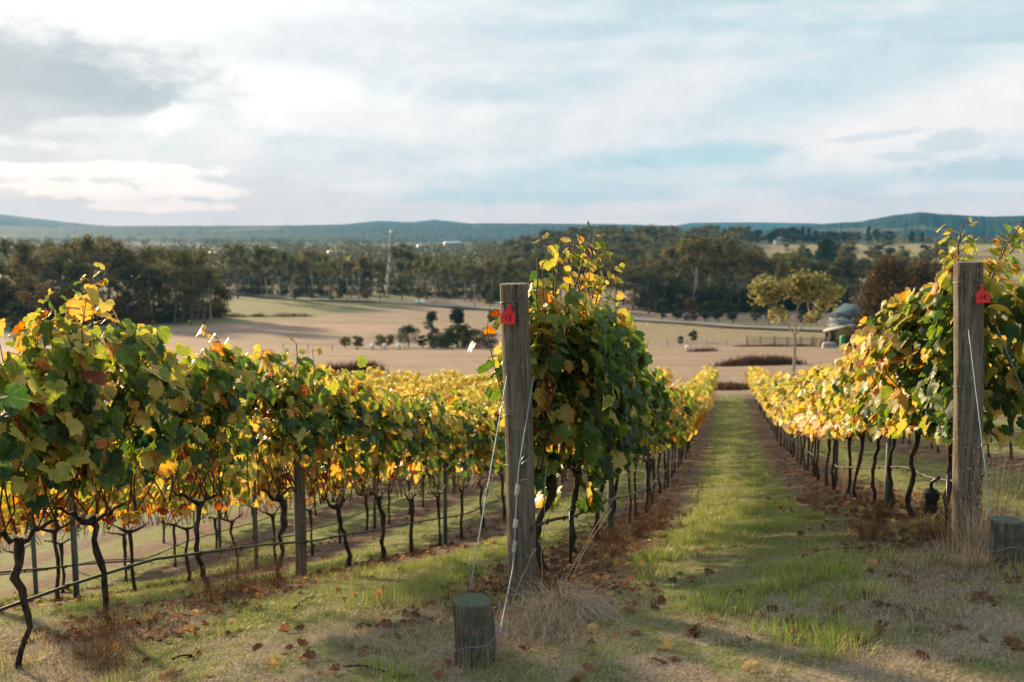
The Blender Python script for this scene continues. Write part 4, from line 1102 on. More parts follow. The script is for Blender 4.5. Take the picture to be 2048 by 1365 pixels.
    for (u, v) in spots:
        t = rng.choice([.96, .94, .98, .90, .86]); leaf(u, v, t, rng.uniform(.06, .10), 'small reddish brown fallen vine leaf scattered on the headland', rng.uniform(0, .6), 'small reddish fallen leaves on the headland')
    # twigs
    for (u0, v0, u1, v1, lab) in ((685, 1342, 820, 1362, 'thin dark curved twig on bare ground by the lower edge'), (1628, 1108, 1812, 1096, 'long dark prunings twig lying before the leaf wrapped post'), (585, 1225, 640, 1192, 'short dark twig lying across the dead leaves'), (350, 1328, 400, 1318, 'thin dark twig among dead leaves under the dark shaded row')):
        A = np.array(hit(u0, v0)); B_ = np.array(hit(u1, v1)); t = np.linspace(0, 1, 10)[:, None]; P = A * (1 - t) + B_ * t + np.concatenate([rng.normal(0, .012, (10, 2)), np.zeros((10, 1))], 1)
        P[:, 2] = H(P[:, 0], P[:, 1]) + .016 + .012 * np.sin(t[:, 0] * 5); e = empty('twig', P[0], lab, 'twig')
        b = MB(); b.tube(P - P[0], np.linspace(.006, .003, 10), 6); b.obj('stem', M['vine_bark'], e, True)
        c = MB(); q = P[6] - P[0]; c.tube(np.stack([q, q + [.02, .03, .02], q + [.02, .07, .03]]), .0025, 4); c.obj('side_shoot', M['vine_bark'], e, True)


M['leaf_dry'] = leaf_material('fallen_vine_leaf', True, .02, [(0, (.3, .25, .1)), (.66, (.58, .42, .20)), (.76, (.50, .31, .12)), (.84, (.29, .165, .09)), (.92, (.165, .078, .05)), (1, (.095, .052, .038))], .05, .9)


def weed(x, y, h, r, n, label, seed, tint=.45, seeds=True, name='dry_weed', lean=.55, mt='weed', group=None, w=.0022):
    rng = np.random.default_rng(seed); z = Hs(x, y); b = MB()
    a = rng.uniform(0, 6.28, n); q = np.abs(rng.normal(0, r * .45, n)); p0 = np.stack([np.cos(a) * q, np.sin(a) * q, 0 * a], 1)
    p0[:, 2] = H(x + p0[:, 0], y + p0[:, 1]) - z - .01
    hh = h * rng.uniform(.4, 1.05, n); az = a + rng.normal(0, .7, n)
    add_blades(b, rng, p0, hh, w, np.abs(rng.normal(0, lean, n)), np.clip(tint + rng.normal(0, .2, n), 0, 1), 3, az)
    e = empty(name, (x, y, z), label, 'dry weed' if seeds else 'grass clump', group); b.obj('grass_tuft', M[mt], e)
    if seeds:
        c = MB(); m = n * 9; i = rng.integers(0, n, m); t = rng.uniform(.35, 1.0, m); th = lean * .6
        pc = p0[i] + np.stack([np.cos(az[i]) * hh[i] * t * math.sin(th) * .8, np.sin(az[i]) * hh[i] * t * math.sin(th) * .8, hh[i] * t * math.cos(th * .6)], 1) + rng.normal(0, .018, (m, 3))
        add_blades(c, rng, pc, rng.uniform(.008, .03, m), .004, rng.uniform(0, 2.2, m), np.clip(tint + .1 + rng.normal(0, .25, m), 0, 1), 1)
        c.obj('seed_tuft', M[mt], e)
    return e


def build_weeds():
    rng = np.random.default_rng(77)
    # brown dead weeds along the rows
    L = [(-3.72, 6.9, .55, .28, 170, 'tall bushy brown dead weed round a trunk of the dark shaded row'), (-3.6, 7.3, .42, .26, 150, 'bushy brown dead weed just right of the tallest one'), (-3.6, 6.25, .34, .30, 170, 'low reddish brown dead weed patch left of the tall weed'),
         (-3.55, 4.9, .30, .34, 190, 'dense brown dead weeds at the lower corner under the dark shaded row'), (-3.25, 4.6, .2, .3, 140, 'short brown dead weeds spreading over the lower corner'), (-3.8, 5.35, .28, .2, 100, 'thin brown dead weed by the leaning dark trunk'),
         (-.95, 8.6, .30, .25, 150, 'reddish brown dead weed behind the central post'), (-.85, 9.6, .36, .28, 150, 'taller reddish brown dead weed farther behind the central post'), (-.75, 10.9, .38, .3, 140, 'brown dead weed midway down the row behind the central post'), (-.80, 12.6, .4, .3, 130, 'brown dead weed far down the row behind the central post'), (-.85, 7.4, .22, .24, 120, 'low tangle of brown stalks at the first trunk behind the central post'),
         (1.25, 8.6, .28, .22, 120, 'brown dead weed at the trunks of the golden row'), (1.0, 7.3, .20, .3, 150, 'low brown tangle of stalks before the leaf wrapped post'), (1.35, 6.75, .26, .25, 150, 'dense brown stalks round the foot of the leaf wrapped post'), (.9, 10.6, .55, .12, 60, 'tall pale dry weed standing in the golden row')]
    for i, (x, y, h, r, n, lab) in enumerate(L): weed(x, y, h, r, n, lab, 100 + i, .42 if i != 14 else .9, group='dead brown weeds along the vine rows')
    # the straw clump at the central post, bleached and bent over
    x, y = -.93, 5.28; z = Hs(x, y); b = MB(); n = 2600
    a = rng.uniform(0, 6.28, n); q = np.abs(rng.normal(0, .085, n)); p0 = np.stack([np.cos(a) * q, np.sin(a) * q * .8, rng.uniform(0, .11, n)], 1)
    p0 += np.stack([rng.uniform(-.03, .16, n), rng.uniform(-.22, .05, n), 0 * a], 1); p0[:, 2] *= np.clip(1 - np.hypot(p0[:, 0] - .05, p0[:, 1]) / .28, .1, 1); az = np.where(rng.random(n) < .8, rng.normal(-.95, .55, n), a); add_blades(b, rng, p0, rng.uniform(.10, .36, n), .0030, np.abs(rng.normal(1.7, .35, n)), np.clip(.68 + rng.normal(0, .25, n), 0, 1), 5, az)
    n = 700; p0 = np.stack([rng.normal(-.02, .15, n), rng.normal(-.38, .22, n), np.zeros(n)], 1); p0[:, 2] = H(x + p0[:, 0], y + p0[:, 1]) - z
    e = empty('straw_clump', (x, y, z), 'large bleached clump of bent dry grass piled at the foot of the central post', 'grass clump'); b.obj('grass_tuft', M['straw'], e)
    b = MB(); add_blades(b, rng, p0, rng.uniform(.06, .22, n), .003, rng.uniform(.3, 1.5, n), np.clip(.6 + rng.normal(0, .2, n), 0, 1), 4); b.obj('grass_stubble', M['straw'], e)
    # single tall stalks
    for i, (x0, y0, dx, dy, h, lab) in enumerate(((-1.05, 5.5, .03, .02, .82, 'single tall dry stalk rising close before the central post'), (-.95, 5.55, .42, .25, .78, 'long pale stalk leaning away from the straw clump to the golden row'), (-.92, 5.5, .26, .12, .55, 'shorter leaning stalk beside the long pale one'), (-1.2, 5.3, .16, .02, .40, 'short bent stalk between the mossy stump and the central post'))):
        e = empty('dry_stalk', (x0, y0, Hs(x0, y0)), lab, 'stalk'); t = np.linspace(0, 1, 9); c = MB(); P = np.stack([dx * t ** 1.3 + rng.normal(0, .004, 9), dy * t ** 1.3, h * t], 1); c.tube(P, np.linspace(.0032, .0016, 9), 5, tint=.8); c.obj('grass_tuft', M['straw'], e, True)
        d = MB(); m = 40; tt = rng.uniform(.86, 1.0, m); pc = np.stack([np.interp(tt, t, P[:, k]) for k in range(3)], 1); add_blades(d, rng, pc, rng.uniform(.012, .03, m), .003, rng.uniform(.1, .9, m), .7, 1); d.obj('seed_tuft', M['straw'], e)
    # tall seeding grass at the leaf wrapped post and its stump
    for i, (x, y, h, r, n, lab) in enumerate(((1.62, 6.45, .80, .16, 90, 'tall seeding dry grass leaning over between the leaf wrapped post and its stump'), (1.45, 6.2, .34, .24, 330, 'matted pale dry grass between the leaf wrapped post and its stump'), (1.75, 5.75, .28, .26, 260, 'matted dry grass round the sawn stump'), (1.35, 5.75, .2, .3, 240, 'short dry grass left of the sawn stump'), (2.05, 6.6, .55, .22, 110, 'pale dry grass beyond the sawn stump'))):
        weed(x, y, h, r, n, lab, 200 + i, .62, i == 0, 'straw_clump', .55 if i else .38, 'straw', None, .0032)
    weed(-1.15, 4.42, .22, .2, 260, 'dry grass blades at the foot of the mossy stump', 230, .6, False, 'straw_clump', .8, 'straw', None, .003)
    for i, (u, v) in enumerate(((1600, 1000), (1690, 985))):
        x, y, z = hit(u, v); weed(x, y, .30 if i == 0 else .6, .1, 40, ('thin pale grass stalk at the mouth of the alley', 'standing pale dry grass at the near trunks of the golden row')[i], 240 + i, .75, True, 'straw_clump', .3, 'straw', None, .0028)

build_posts(); build_grass(); build_litter(); build_weeds()

# ------------------------------------------------------------------ trees
FOL = {
    'olive': [(0, (.032, .036, .017)), (.45, (.115, .112, .045)), (.8, (.22, .19, .08)), (1, (.29, .235, .105))],
    'dark': [(0, (.016, .023, .012)), (.5, (.045, .058, .028)), (1, (.10, .105, .048))],
    'brown': [(0, (.030, .022, .010)), (.5, (.105, .070, .026)), (1, (.22, .14, .05))],
    'gold': [(0, (.13, .125, .04)), (.5, (.30, .27, .09)), (1, (.48, .42, .17))],
    'pine': [(0, (.016, .034, .022)), (.5, (.038, .072, .042)), (1, (.08, .12, .065))],
}
for k_, st_ in FOL.items(): M['fol_' + k_] = tint_material('foliage_' + k_, st_, .25, .8, .04)
M['bark_pale'] = bark_material('pale_gum_bark', (.26, .22, .18, 1), (.44, .39, .33, 1), (1.5, 1.5, .5), .4)
M['bark_grey'] = bark_material('grey_bark', (.09, .078, .066, 1), (.20, .18, .155, 1), (1.5, 1.5, .5), .4)


def clump_leaves(mb, rng, centres, radii, per, size, squash=.75, base=.5):
    """leaf clumps: many small leaf-sized faces spread through each clump"""
    n = len(centres) * per; idx = np.repeat(np.arange(len(centres)), per)
    d = nrm(rng.normal(0, 1, (n, 3))); q = rng.random(n) ** .45
    P = centres[idx] + d * (radii[idx] * q)[:, None] * [1, 1, squash]
    nor = nrm(d * .7 + rng.normal(0, .6, (n, 3)) + [0, 0, .35]); a = nrm(np.cross(nor, rng.normal(0, 1, (n, 3)))); b = np.cross(nor, a)
    s = size * rng.uniform(.6, 1.3, n)[:, None]
    V = np.stack([P + a * s, P + b * s * .55, P - a * s, P - b * s * .55], 1)
    t = np.clip(base + rng.normal(0, .16, len(centres))[idx] + rng.normal(0, .12, n), 0, 1)
    o = (np.arange(n) * 4)[:, None]; mb.add(V.reshape(-1, 3), None, np.array([[0, 1, 2, 3]]) + o, tint=np.repeat(t, 4))


def branch(tb, rng, p, d, L, r, depth, tips, spread=.7, up=.25, n=6, wander=.12):
    k = 6; P = [p]; v = d
    for i in range(k - 1):
        v = nrm((v + rng.normal(0, wander, 3) + [0, 0, up * .2])[None])[0]; P.append(P[-1] + v * L / (k - 1))
    P = np.array(P); tb.tube(P, np.linspace(r, r * .55, k), n, cap=False)
    if depth == 0: tips.append(P[-1]); tips.append(P[-3]); return
    m = rng.integers(2, 4)
    for i in range(m):
        a = rng.uniform(0, 6.28); e = nrm(np.cross(v, [math.cos(a), math.sin(a), .3])[None])[0]
        branch(tb, rng, P[-1] if i else P[-1], nrm((v + e * spread * rng.uniform(.6, 1.2) + [0, 0, up])[None])[0], L * rng.uniform(.55, .8), r * .52, depth - 1, tips, spread, up, max(3, n - 1), wander)
    if depth >= 1 and rng.random() < .7:
        a = rng.uniform(0, 6.28); branch(tb, rng, P[3], nrm(np.array([math.cos(a), math.sin(a), .5])[None])[0], L * .45, r * .35, 0, tips, spread, up, 3, wander)


def gum(rng, h=1.0, fol='olive', bark='bark_grey', bare=.42, spread=.7, per=60, clump=.098, size=.019, base=.55, lower=0, depth=2, squash=.7, tr=.014):
    """eucalyptus of unit height: bare bole, forking limbs, crown of separate leaf clumps"""
    tb, fb = MB(), MB(); tips = []
    bole = bare * rng.uniform(.85, 1.15); k = 7; t = np.linspace(0, 1, k); P = np.stack([np.cumsum(rng.normal(0, .006, k)), np.cumsum(rng.normal(0, .006, k)), t * bole - .01], 1)
    tb.tube(P, np.interp(t, [0, .1, 1], [tr * 1.35, tr, tr * .75]), 8)
    m = 3
    for i in range(m):
        a = i * 2.1 + rng.uniform(-.5, .5); branch(tb, rng, P[-1], nrm(np.array([math.cos(a) * spread, math.sin(a) * spread, 1])[None])[0], .24 * (1 - bole) / .6, tr * .55, depth - 1 if depth else 0, tips, .75, .35)
    T = np.array(tips); T[:, 2] *= 1.0
    top = T[:, 2].max() + clump * .6; s = (1.0 - bole) / (top - bole); T[:, 2] = bole + (T[:, 2] - bole) * s
    for V in tb.V[1:]: V[:, 2] = np.where(V[:, 2] > bole, bole + (V[:, 2] - bole) * s, V[:, 2])
    if lower: T = np.concatenate([T, np.stack([rng.normal(0, .10, lower), rng.normal(0, .10, lower), rng.uniform(.15, bole + .1, lower)], 1)])
    rad = clump * rng.uniform(.6, 1.25, len(T))
    clump_leaves(fb, rng, T, rad, per, size, squash, base)
    return tb.mesh('trunk', M[bark], True), fb.mesh('crown', M['fol_' + fol])


def bush(rng, fol='dark', n=26, per=90, wide=.42, size=.03, trunk=.22, base=.5, shape='round', bark='bark_grey'):
    """rounded or conical tree of unit height with foliage nearly to the ground"""
    tb, fb = MB(), MB(); tb.tube([(0, 0, -.03), (.01, 0, trunk), (0, .01, .6)], [.03, .024, .01], 7)
    z = rng.uniform(trunk, .92, n) if shape != 'cone' else trunk + (.95 - trunk) * rng.random(n) ** 1.4
    f = {'round': np.sin(np.clip((z - trunk + .1) / (1.05 - trunk), 0, 1) * np.pi) ** .6, 'cone': np.clip((1 - z) * 1.25, .08, 1), 'flat': np.ones(n) * .95}[shape]
    a = rng.uniform(0, 6.28, n); q = np.sqrt(rng.uniform(.1, 1, n)); C = np.stack([np.cos(a) * wide * f * q * .72, np.sin(a) * wide * f * q * .72, z], 1)
    for c in C[::3]: tb.tube([(0, 0, max(trunk * .8, c[2] - .2)), (c * [.6, .6, 1] + [0, 0, -.05]), c], [.009, .006, .003], 4, cap=False)
    clump_leaves(fb, rng, C, wide * .34 * rng.uniform(.7, 1.25, n), per, size, .8, base)
    return tb.mesh('trunk', M[bark], True), fb.mesh('crown', M['fol_' + fol])


def dead_gum(rng):
    """half bare pale limbs with thin foliage"""
    return gum(rng, fol='olive', bark='bark_pale', bare=.34, per=16, clump=.07, size=.016, spread=.35, depth=3, tr=.012)


def put_tree(name, meshes, u, dist, h, label, cat, group, rng, wide=1.0, sink=0.0, xyz=None):
    if name.startswith('paddock') and u < 1200: h *= 1.3; wide *= 1.2
    x, y, z = xyz if xyz else place(u, dist)
    e = empty(name, (x, y, z - sink), label, cat, group, rng.uniform(0, 6.28)); e.scale = (h * wide, h * wide, h)
    for nm, me in zip(('trunk', 'crown'), meshes):
        o = bpy.data.objects.new(nm, me); COL.objects.link(o); o.parent = e
    return e


def build_trees():
    rng = np.random.default_rng(99)
    G = [gum(rng) for _ in range(5)] + [gum(rng, lower=5, base=.42) for _ in range(3)]
    GB = [gum(rng, bark='bark_pale', fol='olive', base=.68) for _ in range(2)]; GD = [gum(rng, fol='dark', bare=.3, lower=6) for _ in range(3)]
    GP = [gum(rng, bark='bark_pale', bare=.5) for _ in range(2)]; DG = [dead_gum(rng) for _ in range(3)]
    BU = [bush(rng, 'dark') for _ in range(3)]; BO = [bush(rng, 'olive') for _ in range(3)]; PI = [bush(rng, 'pine', shape='cone', wide=.34) for _ in range(2)]
    LOW = [bush(rng, 'dark', wide=.7, trunk=.08), bush(rng, 'brown', wide=.6, trunk=.08), bush(rng, 'olive', wide=.7, trunk=.08)]
    # ---- wood at the left: front trees, then ranks behind
    def top_at(u, d, v):                        # height that brings a tree top to photo row v
        x, y, z = place(u, d); dep = d; return max(2.0, CZ + (HOR - v) / F * dep - z)
    tops = [(-60, 480), (0, 520), (25, 470), (45, 500), (75, 478), (100, 505), (120, 480), (150, 470), (180, 462), (205, 472), (230, 478), (255, 500), (280, 490), (310, 488), (345, 490), (365, 520), (385, 492), (410, 540)]
    g = 'eucalypts of the dense wood at the left'
    for i, (u, v) in enumerate(tops):
        d = rng.uniform(300, 345); me = G[int(rng.integers(len(G)))] if rng.random() < .6 else (GB + GP)[int(rng.integers(4))]
        put_tree('eucalyptus', me, u + rng.normal(0, 4), d, top_at(u, d, v), 'tall olive eucalyptus in the dense wood at the left', 'tree', g, rng, rng.uniform(.9, 1.25))
    for i, u in enumerate(np.linspace(-70, 430, 30)):
        d = rng.uniform(292, 330); v = rng.uniform(520, 575); me = (G + GD + GB + DG)[int(rng.integers(16))]
        put_tree('eucalyptus', me, u + rng.normal(0, 8), d, top_at(u, d, v), 'tall olive eucalyptus in the dense wood at the left', 'tree', g, rng, rng.uniform(1.0, 1.5))
    for u, v, d in ((52, 560, 300), (78, 545, 304), (140, 530, 310), (178, 500, 312), (392, 505, 318), (375, 515, 322), (330, 540, 312), (300, 520, 318)):
        put_tree('bare_gum', DG[int(rng.integers(3))], u, d, top_at(u, d, v), 'half bare gum with pale limbs in the wood at the left', 'tree', 'half bare gums in the wood at the left', rng, .9)
    for u in np.linspace(-60, 435, 34):
        d = rng.uniform(283, 300) + max(0, u - 250) * .2; put_tree('shrub', LOW[int(rng.integers(3))], u + rng.normal(0, 6), d, rng.uniform(7, 14), 'dark shrub at the foot of the wood at the left', 'shrub', 'shrubs at the foot of the wood at the left', rng)
    put_tree('autumn_tree', gum(rng, fol='brown', bare=.2, lower=6), 70, 240, 13, 'rounded brown tinged tree before the wood at the left', 'tree', None, rng, 1.5)
    put_tree('autumn_tree', BU[0], 30, 232, 8.5, 'dark bushy tree at the near corner of the wood at the left', 'tree', None, rng, 1.2)
    # ---- the long belt behind the road
    g = 'tall trees of the belt behind the road'
    belt = [(455, 505), (473, 482), (488, 505), (500, 520), (516, 500), (528, 484), (545, 515), (560, 495), (575, 520), (590, 510), (607, 515), (622, 494), (640, 500), (655, 515), (672, 530), (700, 515), (715, 507), (735, 510), (760, 520), (797, 484), (818, 497), (835, 520), (850, 505), (870, 525), (890, 530), (905, 520), (925, 535), (945, 525), (960, 530), (985, 515), (1005, 520), (1040, 515)]
    for i, (u, v) in enumerate(belt):
        d = rng.uniform(430, 470) - max(0, u - 800) * .22; me = (G + GD + GP + GB)[int(rng.integers(15))]
        put_tree('eucalyptus', me, u + rng.normal(0, 3), d, top_at(u, d, v), 'tall slender eucalyptus in the belt behind the road', 'tree', g, rng, rng.uniform(.75, 1.1))
    for u in np.linspace(425, 1060, 36):
        d = rng.uniform(455, 500) - max(0, u - 800) * .22; v = rng.uniform(530, 565); me = (GD + G)[int(rng.integers(11))]
        put_tree('eucalyptus', me, u + rng.normal(0, 6), d, top_at(u, d, v), 'tall slender eucalyptus in the belt behind the road', 'tree', g, rng, rng.uniform(.9, 1.4))
    for u in np.linspace(430, 1060, 32):
        d = rng.uniform(462, 490) - max(0, u - 800) * .22; put_tree('shrub', LOW[int(rng.integers(2)) * 0], u + rng.normal(0, 6), d, rng.uniform(5, 10), 'dark understorey shrub in the belt behind the road', 'shrub', 'understorey of the belt behind the road', rng)
    for u, v in ((588, 577), (620, 577), (676, 577), (728, 580), (836, 575), (980, 585), (660, 590)):
        d = 424 if u < 900 else 380; put_tree('roadside_bush', BO[int(rng.integers(3))], u, d, top_at(u, d, v), 'round yellowish green bush by the road edge', 'bush', 'round bushes along the road', rng, 1.1)
    # ---- right cluster behind the road and planted row
    R_ = [(1300, 545, 345, GD), (1325, 560, 350, GD), (1335, 530, 360, G), (1352, 505, 370, GB), (1388, 468, 352, GP), (1405, 480, 372, G), (1420, 520, 365, GB), (1445, 492, 385, GD), (1460, 505, 380, G), (1480, 508, 352, G), (1500, 512, 362, G), (1520, 530, 372, G), (1545, 525, 392, G), (1570, 520, 420, G), (1600, 515, 430, G), (1630, 530, 400, GD), (1655, 560, 380, GD), (1690, 540, 420, G), (1720, 560, 420, G), (1270, 540, 365, G), (1235, 540, 375, G), (1200, 530, 380, G), (1170, 540, 370, GD), (1140, 530, 372, G), (1110, 525, 380, G), (1080, 530, 380, GD)]
    for u, v, d, pool in R_:
        put_tree('eucalyptus', pool[int(rng.integers(len(pool)))], u, d, top_at(u, d, v - (18 if u != 1388 else 0)), 'tall broad eucalyptus behind the road on the right' if u != 1388 else 'tallest eucalyptus behind the road, with a tall pale bare trunk', 'tree', 'tall trees behind the road on the right' if u != 1388 else None, rng, 1.3)
    for u in np.linspace(1060, 1700, 46):
        d = rng.uniform(385, 455); v = rng.uniform(505, 555); me = (G + G + GD + GB)[int(rng.integers(21))]
        put_tree('eucalyptus', me, u + rng.normal(0, 8), d, top_at(u, d, v), 'tall broad eucalyptus behind the road on the right', 'tree', 'tall trees behind the road on the right', rng, rng.uniform(1.2, 1.6))
    for u in np.linspace(1290, 1680, 34):
        d = rng.uniform(350, 385); put_tree('shrub', LOW[0], u + rng.normal(0, 6), d, rng.uniform(8, 13), 'dark understorey shrub behind the planted row', 'shrub', 'dark shrubs behind the planted row', rng)
    for u, v in ((1327, 596), (1358, 605), (1386, 598), (1416, 602), (1441, 600), (1471, 606), (1518, 612), (1545, 612), (1575, 618), (1612, 620), (1640, 618)):
        d = 312 - (u - 1327) * .08; put_tree('planted_tree', BU[int(rng.integers(3))] if u != 1386 else LOW[1], u, d, top_at(u, d, v), 'small dark rounded tree in the planted row along the far road side', 'tree', 'small dark trees planted along the road', rng, .95)
    # ---- the wooded rise behind, tree by tree
    g = 'trees on the wooded rise behind'
    for i in range(170):
        u = rng.uniform(1000, 1500); d = rng.uniform(520, 1250); me = (G + BO + GD)[int(rng.integers(14))]
        put_tree('hillside_tree', me, u, d, rng.uniform(15, 24), 'olive tree on the wooded rise behind the tall right cluster', 'tree', g, rng, rng.uniform(1.1, 1.7), 1)
    for u, v, d in [(1495, 460, 1200), (1505, 462, 1200), (1518, 458, 1210), (1540, 464, 1150), (1552, 456, 1150), (1566, 455, 1160), (1580, 452, 1150), (1592, 455, 1170), (1606, 454, 1150), (1618, 456, 1160), (1632, 460, 1150), (1645, 462, 1150), (1660, 460, 1150), (1674, 464, 1150), (1690, 462, 1140), (1703, 464, 1150), (1716, 462, 1150), (1738, 454, 1100), (1755, 456, 1110), (1778, 460, 1090), (1825, 462, 1080), (1845, 466, 1080)]:
        put_tree('shelter_tree', (BU + BO + PI)[int(rng.integers(8))], u, d, top_at(u, d, v), 'rounded tree in the shelter belt along the skyline pasture', 'tree', 'trees of the skyline shelter belt', rng, rng.uniform(.9, 1.4))
    for i in range(80):
        u = rng.uniform(1500, 1900); d = rng.uniform(430, 800); put_tree('pasture_tree', (G + BO + BU)[int(rng.integers(14))], u, d, rng.uniform(9, 18), 'scattered tree on the pasture slope behind the farmhouse', 'tree', 'trees on the pasture slope', rng, rng.uniform(1.0, 1.5), .5)
    put_tree('pine_tree', PI[0], 1652, 600, 26, 'dark spreading pine standing out on the pasture slope', 'tree', None, rng, 1.6)
    # ---- middle distance: paddock trees
    single = [('paddock_tree', gum(np.random.default_rng(21), fol='gold', bark='bark_pale', bare=.36, spread=.8, per=64, clump=.105, size=.021, depth=3, tr=.015, base=.45), 1597, 90, None, 537, 'tall golden green gum with a slender pale forked trunk below the vines', 1.1),
              ('cypress_tree', bush(rng, 'brown', n=80, per=150, wide=.50, size=.022, trunk=.05), 1782, 196, None, 512, 'massive russet brown cypress beside the farmhouse', .78),
              ('cypress_tree', bush(rng, 'brown', n=60, per=150, wide=.50, size=.023, trunk=.05), 1850, 200, None, 520, 'second russet cypress partly behind the golden row', .8),
              ('cypress_tree', bush(rng, 'brown', n=30, per=100, wide=.5, size=.03, trunk=.05), 1725, 186, None, 638, 'small russet bush at the foot of the massive cypress', 1.1),
              ('paddock_bush', bush(rng, 'olive', shape='flat', wide=.75, trunk=.3, n=22, size=.05), 767, 190, None, 681, 'low flat topped bush in the paddock', 1.0),
              ('paddock_tree', bush(rng, 'pine', wide=.62, trunk=.30, n=26), 814, 192, None, 663, 'small spreading tree with a visible trunk in the paddock', 1.0),
              ('paddock_bush', bush(rng, 'dark', wide=.45), 843, 190, None, 686, 'small dark bush beside the spreading paddock tree', 1.0),
              ('paddock_tree', bush(rng, 'pine', shape='cone', wide=.36, trunk=.15, n=22, per=60), 862, 196, None, 638, 'thin blue green conifer in the paddock clump', .95),
              ('paddock_bush', bush(rng, 'dark', wide=.6, trunk=.05), 868, 188, None, 684, 'dark bush below the thin conifer', 1.0),
              ('paddock_tree', bush(rng, 'pine', shape='cone', wide=.36, trunk=.12, n=34), 914, 194, None, 634, 'densest blue green conifer in the paddock clump', 1.0),
              ('paddock_bush', bush(rng, 'olive', wide=.55, trunk=.1), 893, 192, None, 665, 'olive bush between the two conifers', 1.0),
              ('paddock_bush', bush(rng, 'dark', wide=.7, trunk=.05), 946, 192, None, 667, 'dark broad bush just left of the central post', 1.0),
              ('paddock_bush', bush(rng, 'dark', wide=.7, trunk=.05), 975, 190, None, 668, 'dark broad bush half hidden by the big yellow leaf', 1.0),
              ('paddock_bush', bush(rng, 'pine', wide=.6, trunk=.05), 888, 189, None, 676, 'low green bush filling the gap under the two conifers', 1.0),
              ('paddock_bush', bush(rng, 'dark', wide=.65, trunk=.05), 930, 190, None, 672, 'dark green bush against the trunk of the densest conifer', 1.0),
              ('paddock_bush', bush(rng, 'dark', wide=.5), 711, 188, None, 694, 'tiny dark bush alone in the paddock', 1.0),
              ('paddock_bush', bush(rng, 'olive', wide=.5), 686, 190, None, 700, 'tiny pale bush at the paddock edge', 1.0),
              ('paddock_bush', bush(rng, 'dark', wide=.45, trunk=.14, n=34), 1392, 215, None, 660, 'round dark shrub standing alone in the right paddock', 1.0),
              ('paddock_bush', bush(rng, 'dark', wide=.5), 1366, 205, None, 684, 'small dark shrub left of the round one in the right paddock', 1.0),
              ('paddock_bush', bush(rng, 'olive', wide=.55, trunk=.06), 1700, 190, None, 652, 'green bush under the open shed roof', 1.0)]
    for nm, me, u, d, _, v, lab, w in single: put_tree(nm, me, u, d, top_at(u, d, v), lab, 'tree' if 'tree' in nm else 'bush', None, rng, w)
    # dead brown bracken strips in the paddock
    def strip(u0, u1, d, h, lab, n):
        b = MB(); A = np.array(place(u0, d)); B_ = np.array(place(u1, d + 3)); L = np.linalg.norm(B_ - A); t = rng.random(n); c = A + (B_ - A) * t[:, None] + np.concatenate([rng.normal(0, .8, (n, 2)), np.zeros((n, 1))], 1); c[:, 2] = H(c[:, 0], c[:, 1])
        hh = h * (.15 + 1.3 * sstep(fbm(t * 60, t * 0, 6, int(n), 3), .3, .7)) * (.35 + .65 * np.sin(np.pi * np.clip(t, .02, .98)) ** .5); e = empty('bracken_strip', A, lab, 'bracken')
        add_blades(b, rng, c - A, hh * rng.uniform(.6, 1.1, n), .09, rng.uniform(.1, .9, n), np.clip(.22 + rng.normal(0, .16, n), 0, 1), 2); b.obj('foliage', M['weed'], e)
    strip(1456, 1592, 112, 1.0, 'long dark brown bracken strip in the paddock at the end of the alley', 5200)
    strip(1440, 1500, 70, .5, 'low brown weeds along the bottom end of the grass alley', 2200)
    strip(630, 738, 105, 1.4, 'dark brown bracken mound in the paddock above the shaded row', 3800)
    strip(1388, 1432, 165, .9, 'rusty brown tussocks beside the white marker in the right paddock', 500)
    strip(400, 620, 330, 1.3, 'dark weedy boundary between the green paddock and the tan one', 1500)
    strip(1480, 1700, 196, .5, 'brown weeds along the stockyard rails', 2500)
    # far-off wood: reads as one mass beyond the belt
    b = MB(); n = 5200; u = rng.uniform(-150, 2200, n); d = np.exp(rng.uniform(math.log(620), math.log(3200), n)); C = []
    q = ray(0, HOR); al = np.arctan((u - 1024) / F) - YAW; X = np.sin(al) * d / np.cos(al + YAW); Y = np.cos(al) * d / np.cos(al + YAW)
    k = (fbm(X, Y, 210, 31, 4) > .44) & ~((u > 1480) & (d < 1300)); X, Y, d = X[k], Y[k], d[k]; Z = H(X, Y, False); n = len(X)
    C = np.stack([X, Y, Z + rng.uniform(4, 11, n)], 1); clump_leaves(b, rng, C, rng.uniform(5, 9, n) * (1 + d / 4000), 26, 2.2, 1.0, .45)
    o = b.obj('far_wood', M['fol_olive']); tag(o, kind='stuff')
build_trees()

# ------------------------------------------------------------------ buildings, vehicles, poles
M['roof_blue'] = simple('blue_grey_roof', (.085, .135, .165, 1), .8, .1, .0, .08, .5)
M['wall_pale'] = simple('pale_weatherboard', (.36, .36, .35, 1), .8, .2, 0, .08, 1)
M['brick'] = simple('brick_wall', (.30, .19, .14, 1), .9, .1, 0, .2, 3)
M['glass'] = simple('window_glass', (.03, .035, .04, 1), .15, .5, 0, .05, 1)
M['white'] = simple('white_paint', (.72, .72, .70, 1), .4, .4, 0, .05, 3)
M['timber'] = simple('grey_timber', (.19, .165, .14, 1), .9, .1, 0, .25, 2)
M['iron'] = simple('corrugated_iron', (.36, .36, .34, 1), .55, .4, .3, .12, .6)
M['green'] = simple('green_tank', (.03, .24, .09, 1), .5, .3, 0, .1, 2)
M['tyre'] = simple('tyre_rubber', (.015, .015, .015, 1), .9, .1, 0, .1, 2)
M['pole'] = simple('pole_timber', (.34, .33, .29, 1), .9, .1, 0, .15, 2)
M['rust'] = simple('rusty_iron', (.16, .07, .035, 1), .9, .1, 0, .3, 1)


